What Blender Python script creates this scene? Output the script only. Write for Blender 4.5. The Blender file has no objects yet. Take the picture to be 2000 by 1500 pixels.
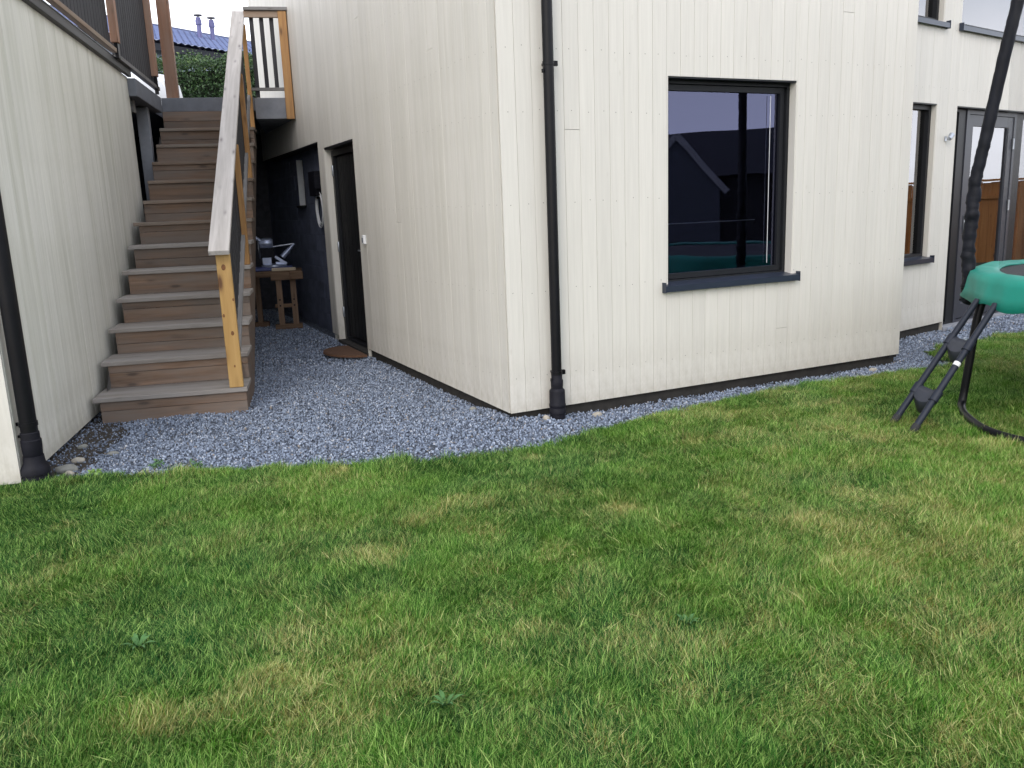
import bpy, bmesh, math, random
from mathutils import Matrix, Vector, noise
random.seed(7)
SC = bpy.context.scene
COL = SC.collection
R = math.radians

# ---------------------------------------------------------------- camera
cam = bpy.data.cameras.new('camera'); cam.sensor_width = 36; cam.lens = 29.556
cam.clip_start = 0.05; cam.clip_end = 400
co = bpy.data.objects.new('camera', cam); COL.objects.link(co)
Rm = [[0.999262, -0.007916, -0.037587], [-0.038412, -0.205923, -0.977814], [0.0, 0.978536, -0.206075]]
co.matrix_world = Matrix(((Rm[0][0], -Rm[1][0], -Rm[2][0], 0.0), (Rm[0][1], -Rm[1][1], -Rm[2][1], 0.0),
                          (Rm[0][2], -Rm[1][2], -Rm[2][2], 1.5), (0, 0, 0, 1)))
SC.camera = co

# ---------------------------------------------------------------- world, sun, exposure
SUN_EL, SUN_AZ = 36, 196          # azimuth clockwise from +y: behind the camera to the right
w = bpy.data.worlds.new('World'); SC.world = w; w.use_nodes = True
nt = w.node_tree; N = nt.nodes; N.clear()
out = N.new('ShaderNodeOutputWorld'); bg = N.new('ShaderNodeBackground'); bg.inputs[1].default_value = 0.12
sky = N.new('ShaderNodeTexSky'); sky.sky_type = 'NISHITA'; sky.sun_disc = False
sky.sun_elevation = R(SUN_EL); sky.sun_rotation = R(SUN_AZ); sky.air_density = 1.2; sky.dust_density = 2.0
tc = N.new('ShaderNodeTexCoord'); mp = N.new('ShaderNodeMapping'); mp.inputs['Scale'].default_value = (1, 1, 2.6)
no = N.new('ShaderNodeTexNoise'); no.inputs['Scale'].default_value = 1.7; no.inputs['Detail'].default_value = 6
no.inputs['Roughness'].default_value = 0.55
rp = N.new('ShaderNodeValToRGB'); rp.color_ramp.elements[0].position = 0.34; rp.color_ramp.elements[0].color = (.35, .35, .35, 1)
rp.color_ramp.elements[1].position = 0.62; rp.color_ramp.elements[1].color = (.97, .97, .97, 1)
cl = N.new('ShaderNodeMix'); cl.data_type = 'RGBA'; cl.inputs[7].default_value = (8.6, 8.8, 9.4, 1)
nt.links.new(tc.outputs['Generated'], mp.inputs[0]); nt.links.new(mp.outputs[0], no.inputs[0])
nt.links.new(no.outputs[0], rp.inputs[0]); nt.links.new(rp.outputs[0], cl.inputs[0])
sx_ = N.new('ShaderNodeSeparateXYZ'); nt.links.new(tc.outputs['Generated'], sx_.inputs[0])
hr_ = N.new('ShaderNodeMapRange'); hr_.inputs[1].default_value = 0.0; hr_.inputs[2].default_value = 0.45; hr_.inputs[3].default_value = 1.55; hr_.inputs[4].default_value = 0.95
nt.links.new(sx_.outputs[2], hr_.inputs[0]); sc_ = N.new('ShaderNodeVectorMath'); sc_.operation = 'SCALE'
nt.links.new(cl.outputs[2], sc_.inputs[0]); nt.links.new(hr_.outputs[0], sc_.inputs[3])      # thin cloud is brightest low in the sky
nt.links.new(sky.outputs[0], cl.inputs[6]); nt.links.new(sc_.outputs[0], bg.inputs[0]); nt.links.new(bg.outputs[0], out.inputs[0])
sl = bpy.data.lights.new('sun', 'SUN'); sl.energy = 0.5; sl.angle = R(25); sl.color = (1, .95, .88)
so = bpy.data.objects.new('sun', sl); COL.objects.link(so)
sd = Vector((math.sin(R(SUN_AZ)) * math.cos(R(SUN_EL)), math.cos(R(SUN_AZ)) * math.cos(R(SUN_EL)), math.sin(R(SUN_EL))))
so.rotation_euler = sd.to_track_quat('Z', 'Y').to_euler()
SC.view_settings.view_transform = 'Standard'; SC.view_settings.look = 'None'
SC.view_settings.gamma = 1; SC.view_settings.exposure = 1.0; SC.view_settings.use_curve_mapping = False

# ---------------------------------------------------------------- materials
def mat(name):
    m = bpy.data.materials.new(name); m.use_nodes = True
    t = m.node_tree; b = t.nodes['Principled BSDF']; return m, t, b
def nn(t, typ, **kw):
    n = t.nodes.new(typ)
    for k, v in kw.items(): setattr(n, k, v)
    return n
def coords(t, scale, rnd=True, kind='Object'):
    """object coordinates, shifted by each object's own random number so copies differ"""
    tcn = nn(t, 'ShaderNodeTexCoord'); m = nn(t, 'ShaderNodeMapping'); m.inputs['Scale'].default_value = scale
    if rnd:
        oi = nn(t, 'ShaderNodeObjectInfo'); mu = nn(t, 'ShaderNodeVectorMath', operation='SCALE'); mu.inputs[3].default_value = 37.0
        cb = nn(t, 'ShaderNodeCombineXYZ')
        for i in range(3): t.links.new(oi.outputs['Random'], cb.inputs[i])
        t.links.new(cb.outputs[0], mu.inputs[0])
        ad = nn(t, 'ShaderNodeVectorMath', operation='ADD')
        t.links.new(tcn.outputs[kind], ad.inputs[0]); t.links.new(mu.outputs[0], ad.inputs[1]); t.links.new(ad.outputs[0], m.inputs[0])
    else: t.links.new(tcn.outputs[kind], m.inputs[0])
    return m.outputs[0]
def ramp(t, fac, stops):
    r = nn(t, 'ShaderNodeValToRGB'); e = r.color_ramp.elements
    while len(e) < len(stops): e.new(0.5)
    for i, (p, c) in enumerate(stops):
        e[i].position = p; e[i].color = (c[0], c[1], c[2], 1) if hasattr(c, '__len__') else (c, c, c, 1)
    t.links.new(fac, r.inputs[0]); return r.outputs[0]
def tex(t, vec, scale, detail=4, rough=.55, dist=0):
    n = nn(t, 'ShaderNodeTexNoise'); n.inputs['Scale'].default_value = scale; n.inputs['Detail'].default_value = detail
    n.inputs['Roughness'].default_value = rough; n.inputs['Distortion'].default_value = dist
    t.links.new(vec, n.inputs['Vector']); return n.outputs[0]
def mix(t, f, a, b, mode='MIX'):
    n = nn(t, 'ShaderNodeMix', data_type='RGBA', blend_type=mode)
    for s, v in ((0, f), (6, a), (7, b)):
        if hasattr(v, 'is_output'): t.links.new(v, n.inputs[s])
        elif hasattr(v, '__len__'): n.inputs[s].default_value = (v[0], v[1], v[2], 1)
        else: n.inputs[s].default_value = v
    return n.outputs[2]
def bump(t, b, h, s=.3, d=.003):
    n = nn(t, 'ShaderNodeBump'); n.inputs['Strength'].default_value = s; n.inputs['Distance'].default_value = d
    t.links.new(h, n.inputs['Height']); t.links.new(n.outputs[0], b.inputs['Normal'])
def rnd(t, lo, hi):
    oi = nn(t, 'ShaderNodeObjectInfo'); m = nn(t, 'ShaderNodeMapRange'); m.inputs[3].default_value = lo; m.inputs[4].default_value = hi
    t.links.new(oi.outputs['Random'], m.inputs[0]); return m.outputs[0]
def hsv(t, col, val):
    n = nn(t, 'ShaderNodeHueSaturation'); t.links.new(col, n.inputs['Color'])
    if hasattr(val, 'is_output'): t.links.new(val, n.inputs['Value'])
    else: n.inputs['Value'].default_value = val
    return n.outputs[0]

def m_paint(name, col, dirt, dirt_amt, grain=(60, 60, 2.2), var=.03):
    m, t, b = mat(name)
    v = coords(t, grain); g = tex(t, v, 1.0, 5, .6)
    c = mix(t, ramp(t, g, [(.35, 0), (.7, 1)]), [x * .95 for x in col], [min(1, x * 1.035) for x in col])
    v2 = coords(t, (9, 9, .5)); st = tex(t, v2, 1.0, 4, .6)
    fa = nn(t, 'ShaderNodeMath', operation='MULTIPLY'); fa.inputs[1].default_value = dirt_amt
    t.links.new(ramp(t, st, [(.42, 0), (.72, 1)]), fa.inputs[0])
    c = mix(t, fa.outputs[0], c, dirt)
    v4 = coords(t, (1.3, 1.3, .9), rnd=False); st2 = tex(t, v4, 1.0, 3)
    fb = nn(t, 'ShaderNodeMath', operation='MULTIPLY'); fb.inputs[1].default_value = dirt_amt * .7
    t.links.new(ramp(t, st2, [(.4, 0), (.7, 1)]), fb.inputs[0]); c = mix(t, fb.outputs[0], c, dirt)
    ge = nn(t, 'ShaderNodeNewGeometry'); sz = nn(t, 'ShaderNodeSeparateXYZ'); t.links.new(ge.outputs['Position'], sz.inputs[0])
    mr = nn(t, 'ShaderNodeMapRange'); mr.inputs[1].default_value = .05; mr.inputs[2].default_value = .55; mr.inputs[3].default_value = .55; mr.inputs[4].default_value = 0; t.links.new(sz.outputs[2], mr.inputs[0])
    fs = nn(t, 'ShaderNodeMath', operation='MULTIPLY'); t.links.new(mr.outputs[0], fs.inputs[0]); t.links.new(ramp(t, tex(t, coords(t, (14, 14, 8), False), 1.0, 5, .7), [(.35, 0), (.75, 1)]), fs.inputs[1])
    c = mix(t, fs.outputs[0], c, (.30, .27, .21))      # rain splash
    # faint knots telegraphing through the paint
    v3 = coords(t, (9, 9, 3.2)); vo = nn(t, 'ShaderNodeTexVoronoi'); vo.inputs['Scale'].default_value = 1; t.links.new(v3, vo.inputs['Vector'])
    k = ramp(t, vo.outputs['Distance'], [(.03, 1), (.09, 0)])
    fk = nn(t, 'ShaderNodeMath', operation='MULTIPLY'); fk.inputs[1].default_value = .16; t.links.new(k, fk.inputs[0])
    c = mix(t, fk.outputs[0], c, (.33, .29, .22))
    c = hsv(t, c, rnd(t, 1 - var, 1 + var)); t.links.new(c, b.inputs['Base Color'])
    b.inputs['Roughness'].default_value = .62; bump(t, b, g, .22, .002); return m
def m_wood(name, dark, light, axis, knot=(.05, .03, .02), knot_amt=.8, weather=None, rough=.75, ring=1.0, var=.12, ks=1.0):
    m, t, b = mat(name)
    s = [26 * ring, 26 * ring, 26 * ring]; s[axis] = 1.3; v = coords(t, s); g = tex(t, v, 1.0, 6, .62, .6)
    c = ramp(t, g, [(.3, dark), (.68, light)])
    s2 = [4, 4, 4]; s2[axis] = 1.1; big = tex(t, coords(t, s2), 1.0, 3)
    c = mix(t, ramp(t, big, [(.35, .0), (.75, .55)]), c, dark)
    s3 = [11, 11, 11]; s3[axis] = 3.4; vo = nn(t, 'ShaderNodeTexVoronoi'); vo.inputs['Scale'].default_value = 1; t.links.new(coords(t, s3), vo.inputs['Vector'])
    k = ramp(t, vo.outputs['Distance'], [(.06 * ks, 1), (.13 * ks, .25), (.2 * ks, 0)])
    fk = nn(t, 'ShaderNodeMath', operation='MULTIPLY'); fk.inputs[1].default_value = knot_amt; t.links.new(k, fk.inputs[0])
    c = mix(t, fk.outputs[0], c, knot)
    if weather:
        sw = [7, 7, 7]; sw[axis] = 1.0
        wv = tex(t, coords(t, sw), 1.0, 5, .65)
        c = mix(t, ramp(t, wv, [(.36, 0), (.6, .9)]), c, weather)
    c = hsv(t, c, rnd(t, 1 - var, 1 + var)); t.links.new(c, b.inputs['Base Color'])
    b.inputs['Roughness'].default_value = rough; bump(t, b, g, .4, .003); return m
def m_plain(name, col, rough=.5, metal=0, var=.08, scale=14, bmp=.1, spec=.5, stretch=(1, 1, 1)):
    m, t, b = mat(name); g = tex(t, coords(t, [scale * s for s in stretch]), 1.0, 5, .6)
    c = mix(t, ramp(t, g, [(.3, 0), (.7, 1)]), [x * (1 - var) for x in col], [min(1, x * (1 + var)) for x in col])
    t.links.new(c, b.inputs['Base Color']); b.inputs['Roughness'].default_value = rough; b.inputs['Metallic'].default_value = metal
    b.inputs['Specular IOR Level'].default_value = spec
    if bmp: bump(t, b, g, bmp, .003)
    return m
def m_glass(name, tint=(.45, .5, .5), ior=1.9, gt=(.93, .95, 1)):
    m, t, b = mat(name); t.nodes.remove(b); o = t.nodes['Material Output']
    tr = nn(t, 'ShaderNodeBsdfTransparent'); tr.inputs[0].default_value = (*tint, 1)
    gl = nn(t, 'ShaderNodeBsdfGlossy'); gl.inputs['Roughness'].default_value = .005; gl.inputs[0].default_value = (*gt, 1)
    fr = nn(t, 'ShaderNodeFresnel'); fr.inputs[0].default_value = ior
    bn = nn(t, 'ShaderNodeBump'); bn.inputs['Strength'].default_value = .12; bn.inputs['Distance'].default_value = .01
    t.links.new(tex(t, coords(t, (1.2, 1.2, 1.2)), 1.0, 1), bn.inputs['Height']); t.links.new(bn.outputs[0], gl.inputs['Normal'])
    ms = nn(t, 'ShaderNodeMixShader'); t.links.new(fr.outputs[0], ms.inputs[0]); t.links.new(tr.outputs[0], ms.inputs[1]); t.links.new(gl.outputs[0], ms.inputs[2])
    t.links.new(ms.outputs[0], o.inputs[0]); return m

CREAM = (.615, .592, .548)
M = {}
M['board'] = m_paint('cream_painted_board', CREAM, (.52, .50, .45), .12)
M['board_side'] = m_paint('cream_painted_board_side', (.655, .63, .58), (.44, .425, .355), .32)  # base lighter than the front's, making up for weaker light on this wall
M['board_streaked_lifted'] = m_paint('cream_painted_board_streaked_lifted', (.79, .77, .705), (.45, .445, .355), .55)  # base lightened because this wall gets little light; the streaks are dirt
M['backing'] = m_plain('black_wind_barrier', (.02, .02, .022), .9)
M['tongue'] = m_plain('grey_board_tongue', (.34, .33, .31), .9)
M['plinth'] = m_plain('dark_plinth', (.022, .02, .018), .9, bmp=.3, var=.4)
M['frame'] = m_plain('dark_grey_aluminium', (.013, .014, .017), .45, var=.05, bmp=0, spec=.25)
M['frame_door'] = m_plain('graphite_door_frame', (.034, .037, .05), .45, var=.05, bmp=0)
M['sill'] = m_plain('dark_blue_grey_sill', (.026, .034, .055), .32, .2, var=.05, bmp=0)
M['glass'] = m_glass('window_glass', (.30, .32, .34), 1.95, (.60, .64, 1.0))
M['glass_c'] = m_glass('terrace_glass', (.42, .44, .44), 2.7, (.97, .97, 1))
M['black'] = m_plain('black_coated_steel', (.005, .005, .007), .38, var=.2, bmp=.04, spec=.2)
M['blackmatt'] = m_plain('black_plastic', (.008, .008, .013), .6, var=.25, bmp=.1, spec=.2)
M['blackdoor'] = m_plain('black_door_paint', (.006, .0065, .008), .55, var=.15, bmp=.05, spec=.2)
M['galv'] = m_plain('galvanised_steel', (.42, .45, .5), .35, .8, var=.15)
M['white'] = m_plain('white_plastic', (.72, .73, .75), .4, var=.05, bmp=0)
M['tread'] = m_wood('weathered_tread', (.15, .125, .105), (.34, .305, .275), 0, knot_amt=.6, weather=(.30, .28, .265), ks=1.3)
M['tread_brown'] = m_wood('brown_tread', (.12, .08, .055), (.27, .19, .14), 0, knot_amt=.5, weather=(.20, .175, .15))
M['riser'] = m_wood('brown_riser', (.10, .062, .040), (.28, .175, .115), 0, knot=(.035, .02, .013), knot_amt=.9, weather=(.165, .135, .115), var=.22, ks=1.4)
M['pine'] = m_wood('yellow_pine', (.42, .24, .07), (.62, .40, .15), 2, knot=(.12, .045, .01), knot_amt=1, rough=.55, ring=.8, ks=2.0)
M['pine_orange'] = m_wood('orange_pine', (.33, .16, .05), (.50, .28, .10), 2, knot=(.08, .03, .01), rough=.6, ks=1.6)
M['knotwood'] = m_plain('dark_knot', (.16, .06, .015), .6, var=.5, scale=120)
M['cedar'] = m_wood('reddish_post', (.23, .105, .055), (.38, .20, .125), 2, knot=(.06, .03, .02), rough=.65, weather=(.30, .2, .15))
M['cedar_x'] = m_wood('reddish_rail', (.20, .12, .07), (.34, .22, .15), 0, rough=.7, weather=(.28, .22, .17))
M['rail'] = m_wood('silvered_handrail', (.36, .335, .315), (.56, .53, .51), 0, knot=(.2, .18, .18), knot_amt=.9, var=.03, ks=1.3)
M['slat'] = m_wood('charcoal_slat', (.018, .018, .022), (.045, .045, .052), 2, knot_amt=.2)
M['greywood'] = m_wood('grey_wood', (.15, .145, .14), (.27, .26, .26), 0, knot_amt=.4)
M['concrete'] = m_plain('grey_painted_concrete', (.15, .16, .185), .85, var=.18, scale=5, bmp=.3)
M['concrete_light'] = m_plain('pale_concrete', (.24, .25, .28), .85, var=.18, scale=5, bmp=.3)
M['block'] = m_plain('blue_grey_rendered_block', (.125, .145, .215), .9, var=.3, scale=4, bmp=.6)
M['dark'] = m_plain('shade_dark_wall', (.06, .062, .075), .95, var=.3, bmp=.3)  # shade of the enclosed space under the landing put into the colour
M['bench'] = m_wood('old_bench_wood', (.10, .055, .03), (.24, .15, .09), 0, knot_amt=.5)
M['bench_leg'] = m_wood('bench_leg_wood', (.14, .085, .05), (.28, .18, .12), 2, knot_amt=.5)
M['plank'] = m_wood('fresh_pine_plank', (.50, .40, .27), (.68, .58, .44), 0, knot_amt=.3)
M['alu'] = m_plain('cast_aluminium', (.42, .47, .62), .35, .6, var=.1)
M['blue'] = m_plain('blue_machine_paint', (.06, .08, .22), .4, var=.1)
M['coir'] = m_plain('brown_coir', (.10, .05, .028), .95, var=.5, scale=90, bmp=1)
M['rubber'] = m_plain('black_rubber', (.02, .02, .022), .8)
M['trampmat'] = m_plain('black_jumping_mat', (.012, .012, .015), .7, bmp=.3, scale=60)
M['teal'] = m_plain('teal_vinyl_pad', (.009, .25, .19), .55, var=.15, scale=3, bmp=.12)
M['foam'] = m_plain('black_foam_sleeve', (.007, .008, .013), .6, var=.35, scale=18, bmp=.7, stretch=(1, 1, .5), spec=.22)
M['navy'] = m_plain('navy_powder_coat', (.012, .016, .028), .5, var=.1, spec=.35)
M['step'] = m_plain('dark_grey_step_plastic', (.03, .034, .048), .55, var=.15)
M['carpaint'] = m_plain('white_car_paint', (.75, .76, .78), .25, var=.02, bmp=0)
M['carglass'] = m_plain('dark_car_glass', (.01, .01, .012), .08, bmp=0)
M['headlamp'] = m_plain('clear_headlamp', (.5, .52, .55), .1, .3, bmp=0)
M['floor'] = m_plain('oak_floor', (.22, .13, .07), .5)
M['inner'] = m_plain('pale_interior_paint', (.32, .31, .30), .9)
M['inner_dark'] = m_plain('unlit_room_shade', (.035, .035, .04), .9)  # near-black wall colour stands in for the unlit room
M['rooftile'] = m_plain('blue_black_glazed_tile', (.045, .06, .14), .28, var=.25, scale=4, bmp=.1)
m, t, b = mat('blue_black_glazed_tile_rows'); sx_ = nn(t, 'ShaderNodeSeparateXYZ'); t.links.new(coords(t, (1 / .275, 1, 1), False), sx_.inputs[0])
md_ = nn(t, 'ShaderNodeMath', operation='FRACT'); t.links.new(sx_.outputs[0], md_.inputs[0])
t.links.new(ramp(t, md_.outputs[0], [(.0, (.015, .02, .07)), (.14, (.015, .02, .07)), (.24, (.13, .17, .33)), (.9, (.16, .2, .38)), (1, (.015, .02, .07))]), b.inputs[0]); b.inputs['Roughness'].default_value = .35; M['rooftile_rows'] = m
M['roofdark'] = m_plain('black_felt_roof', (.02, .022, .03), .8)
M['siding'] = m_plain('pale_blue_siding', (.36, .43, .53), .8, var=.05)
M['darksiding'] = m_plain('dark_brown_siding', (.025, .024, .026), .8, var=.2)
M['whitetrim'] = m_plain('grey_white_trim', (.38, .38, .38), .6)
M['gablegrey'] = m_plain('grey_gable_siding', (.09, .10, .12), .8)
M['fence'] = m_wood('orange_brown_fence', (.42, .17, .05), (.62, .29, .10), 2, rough=.6)
M['stone_pale'] = m_plain('pale_stone', (.36, .33, .28), .85, var=.2, scale=30, bmp=.3)
M['stone_grey'] = m_plain('grey_stone', (.22, .22, .20), .85, var=.2, scale=30, bmp=.3)
M['nail'] = m_plain('dull_nail', (.2, .19, .17), .6)
M['bark'] = m_plain('bark', (.08, .06, .045), .95)
M['leafweed'] = m_plain('weed_leaf', (.06, .14, .05), .6, var=.3, scale=30)
M['hill'] = m_plain('blue_hill', (.10, .13, .17), .9)
M['reveal_strip'] = m_plain('pale_reveal_strip', (.3, .31, .3), .9)

# ground materials
m, t, b = mat('lawn_soil'); v = coords(t, (1, 1, 1), False)
c = ramp(t, tex(t, v, 55, 6, .7), [(.3, (.010, .018, .006)), (.6, (.025, .042, .012)), (.8, (.06, .06, .025))]); t.links.new(c, b.inputs[0])
b.inputs['Roughness'].default_value = 1; bump(t, b, tex(t, v, 90, 4), .8, .01); M['soil'] = m
m, t, b = mat('damp_soil'); v = coords(t, (1, 1, 1), False)
t.links.new(ramp(t, tex(t, v, 60, 6, .7), [(.3, (.012, .010, .009)), (.6, (.045, .036, .028)), (.75, (.16, .13, .10))]), b.inputs[0]); b.inputs['Roughness'].default_value = .9; bump(t, b, tex(t, v, 70, 5), 1.0, .012); M['mud'] = m
m, t, b = mat('gravel_bed'); v = coords(t, (1, 1, 1), False)
vo = nn(t, 'ShaderNodeTexVoronoi'); vo.inputs['Scale'].default_value = 75; t.links.new(v, vo.inputs['Vector'])
c = ramp(t, vo.outputs['Color'], [(.2, (.05, .06, .08)), (.8, (.17, .2, .26))]); t.links.new(c, b.inputs[0])
b.inputs['Roughness'].default_value = .9; bump(t, b, vo.outputs['Distance'], 1.0, .02); M['gravelbed'] = m
m, t, b = mat('upper_asphalt'); v = coords(t, (1, 1, 1), False)
t.links.new(ramp(t, tex(t, v, 40, 5), [(.3, .04), (.7, .07)]), b.inputs[0]); b.inputs['Roughness'].default_value = .9; M['asphalt'] = m

def inst_attr(t, name):
    a = nn(t, 'ShaderNodeAttribute', attribute_type='INSTANCER', attribute_name=name); return a.outputs['Fac']
m, t, b = mat('grass_blade')
vc = nn(t, 'ShaderNodeAttribute', attribute_name='bv'); sp = nn(t, 'ShaderNodeSeparateColor'); t.links.new(vc.outputs['Color'], sp.inputs[0])
dry = inst_attr(t, 'dry'); hue = inst_attr(t, 'hue')
green = mix(t, hue, (.008, .105, .014), (.075, .235, .010))
green = mix(t, ramp(t, sp.outputs[0], [(.45, 0), (1, 1)]), green, (.44, .68, .17)); green = mix(t, ramp(t, sp.outputs[0], [(0, .85), (.4, 0)]), green, (.003, .020, .002))  # random blades coloured as highlights, others darkened for contrast
ad = nn(t, 'ShaderNodeMath', operation='ADD'); t.links.new(dry, ad.inputs[0]); t.links.new(sp.outputs[1], ad.inputs[1])
f = ramp(t, ad.outputs[0], [(.62, 0), (1.0, 1)])
straw = mix(t, sp.outputs[0], (.29, .25, .05), (.80, .76, .36))
c = mix(t, f, green, straw)
c = mix(t, ramp(t, sp.outputs[2], [(0, .75), (.35, 0)]), c, (.16, .15, .06))   # pale straw sheath at the foot of a blade
t.links.new(c, b.inputs[0]); b.inputs['Roughness'].default_value = .55; b.inputs['Specular IOR Level'].default_value = .2
tl = nn(t, 'ShaderNodeBsdfTranslucent'); t.links.new(c, tl.inputs[0]); ms = nn(t, 'ShaderNodeMixShader'); ms.inputs[0].default_value = .36
t.links.new(b.outputs[0], ms.inputs[1]); t.links.new(tl.outputs[0], ms.inputs[2]); t.links.new(ms.outputs[0], t.nodes['Material Output'].inputs[0]); M['grass'] = m
m, t, b = mat('gravel_stone'); d = inst_attr(t, 'dry')
c = ramp(t, d, [(0, (.04, .05, .075)), (.3, (.13, .165, .24)), (.7, (.25, .31, .42)), (.93, (.42, .48, .60)), (.97, (.62, .64, .68)), (.985, (.30, .24, .18))])
c = mix(t, ramp(t, tex(t, coords(t, (60, 60, 60), False), 1.0, 3), [(.3, 0), (.7, .5)]), c, (.24, .27, .32)); t.links.new(c, b.inputs[0])
b.inputs['Roughness'].default_value = .6; M['gstone'] = m
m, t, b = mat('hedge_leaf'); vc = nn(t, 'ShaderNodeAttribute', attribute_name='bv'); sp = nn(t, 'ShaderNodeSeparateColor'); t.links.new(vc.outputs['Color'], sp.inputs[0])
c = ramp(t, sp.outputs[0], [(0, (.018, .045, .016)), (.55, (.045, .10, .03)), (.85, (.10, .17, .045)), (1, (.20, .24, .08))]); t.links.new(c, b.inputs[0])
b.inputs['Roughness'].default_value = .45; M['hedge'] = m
m, t, b = mat('enclosure_net'); o = t.nodes['Material Output']
tr = nn(t, 'ShaderNodeBsdfTransparent'); ms = nn(t, 'ShaderNodeMixShader'); b.inputs[0].default_value = (.02, .02, .025, 1)
ms.inputs[0].default_value = .10
t.links.new(tr.outputs[0], ms.inputs[1]); t.links.new(b.outputs[0], ms.inputs[2]); t.links.new(ms.outputs[0], o.inputs[0]); M['net'] = m

# ---------------------------------------------------------------- builders
WM = {}
def frame_m(o, ang): return Matrix.Translation(Vector(o)) @ Matrix.Rotation(ang, 4, 'Z')
I4 = Matrix.Identity(4)
def place(o, Mw, parent=None):
    WM[o.name] = Mw
    if parent is not None:
        o.parent = parent; o.matrix_local = WM[parent.name].inverted() @ Mw
    else: o.matrix_world = Mw
def root(name, label, cat, Mw=I4, group=None):
    o = bpy.data.objects.new(name, None); COL.objects.link(o); o.empty_display_size = .1
    o['label'] = label; o['category'] = cat
    if group: o['group'] = group
    place(o, Mw); return o
def obj(name, data, material, parent=None, Mw=None, smooth=False, label=None, cat=None, group=None, kind=None):
    if isinstance(data, bmesh.types.BMesh):
        me = bpy.data.meshes.new(name); data.to_mesh(me); data.free()
        if smooth:
            for p in me.polygons: p.use_smooth = True
            if smooth != 'all':
                me.set_sharp_from_angle(angle=R(38))
    else: me = data
    if material is not None and not me.materials: me.materials.append(material if not isinstance(material, str) else M[material])
    o = bpy.data.objects.new(name, me); COL.objects.link(o)
    if Mw is None: Mw = WM[parent.name] if parent is not None else I4
    place(o, Mw, parent)
    for k, v in (('label', label), ('category', cat), ('group', group), ('kind', kind)):
        if v: o[k] = v
    return o
def bx(x0, x1, y0, y1, z0, z1, bev=0, bm=None):
    bm2 = bmesh.new()
    r = bmesh.ops.create_cube(bm2, size=1)
    for v in bm2.verts:
        v.co = Vector(((x0 + x1) / 2 + v.co.x * (x1 - x0), (y0 + y1) / 2 + v.co.y * (y1 - y0), (z0 + z1) / 2 + v.co.z * (z1 - z0)))
    if bev: bmesh.ops.bevel(bm2, geom=bm2.edges[:], offset=bev, segments=1, affect='EDGES', profile=.5)
    if bm is None: return bm2
    merge(bm, bm2); return bm
def merge(a, b2):
    me = bpy.data.meshes.new('tmp'); b2.to_mesh(me); b2.free(); a.from_mesh(me); bpy.data.meshes.remove(me)
def beam(p0, p1, wdt, thk, up=Vector((0, 0, 1)), bev=.002, bm=None):
    """box running from p0 to p1, wdt wide sideways, thk thick along the up side"""
    p0, p1 = Vector(p0), Vector(p1); d = p1 - p0; L = d.length; x = d / L; y = up.cross(x).normalized(); z = x.cross(y)
    b2 = bx(0, L, -wdt / 2, wdt / 2, -thk / 2, thk / 2, bev)
    mt = Matrix((x, y, z)).transposed().to_4x4(); mt.translation = p0
    b2.transform(mt)
    if bm is None: return b2
    merge(bm, b2); return bm
def lathe(prof, n=28, bm=None, cap=True):
    b2 = bmesh.new(); rings = []
    for r, z in prof: rings.append([b2.verts.new((r * math.cos(2 * math.pi * i / n), r * math.sin(2 * math.pi * i / n), z)) for i in range(n)])
    for a, c in zip(rings, rings[1:]):
        for i in range(n): b2.faces.new((a[i], a[(i + 1) % n], c[(i + 1) % n], c[i]))
    if cap: b2.faces.new(rings[0][::-1]); b2.faces.new(rings[-1])
    if bm is None: return b2
    merge(bm, b2); return bm
def tube(pts, rad, n=12, bm=None, closed=False, wob=0):
    pts = [Vector(p) for p in pts]; b2 = bmesh.new(); rings = []; up = None
    for i, p in enumerate(pts):
        a = pts[i - 1] if i > 0 or closed else p; c = pts[(i + 1) % len(pts)] if i < len(pts) - 1 or closed else p
        d = (c - a).normalized()
        if up is None: up = d.orthogonal().normalized()
        up = (up - d * up.dot(d)).normalized(); s = d.cross(up)
        r = rad[i] if hasattr(rad, '__len__') else rad
        rings.append([b2.verts.new(p + (up * math.cos(2 * math.pi * k / n) + s * math.sin(2 * math.pi * k / n)) * r * (1 + (random.uniform(-wob, wob) if wob else 0))) for k in range(n)])
    pr = list(zip(rings, rings[1:])) + ([(rings[-1], rings[0])] if closed else [])
    for a, c in pr:
        for k in range(n): b2.faces.new((a[k], a[(k + 1) % n], c[(k + 1) % n], c[k]))
    if not closed: b2.faces.new(rings[0][::-1]); b2.faces.new(rings[-1])
    bmesh.ops.recalc_face_normals(b2, faces=b2.faces)
    if bm is None: return b2
    merge(bm, b2); return bm
def poly(pts, z0, z1):
    b2 = bmesh.new(); lo = [b2.verts.new((x, y, z0)) for x, y in pts]; hi = [b2.verts.new((x, y, z1)) for x, y in pts]
    b2.faces.new(hi); b2.faces.new(lo[::-1]); n = len(pts)
    for i in range(n): b2.faces.new((lo[i], lo[(i + 1) % n], hi[(i + 1) % n], hi[i]))
    bmesh.ops.recalc_face_normals(b2, faces=b2.faces); return b2

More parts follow.
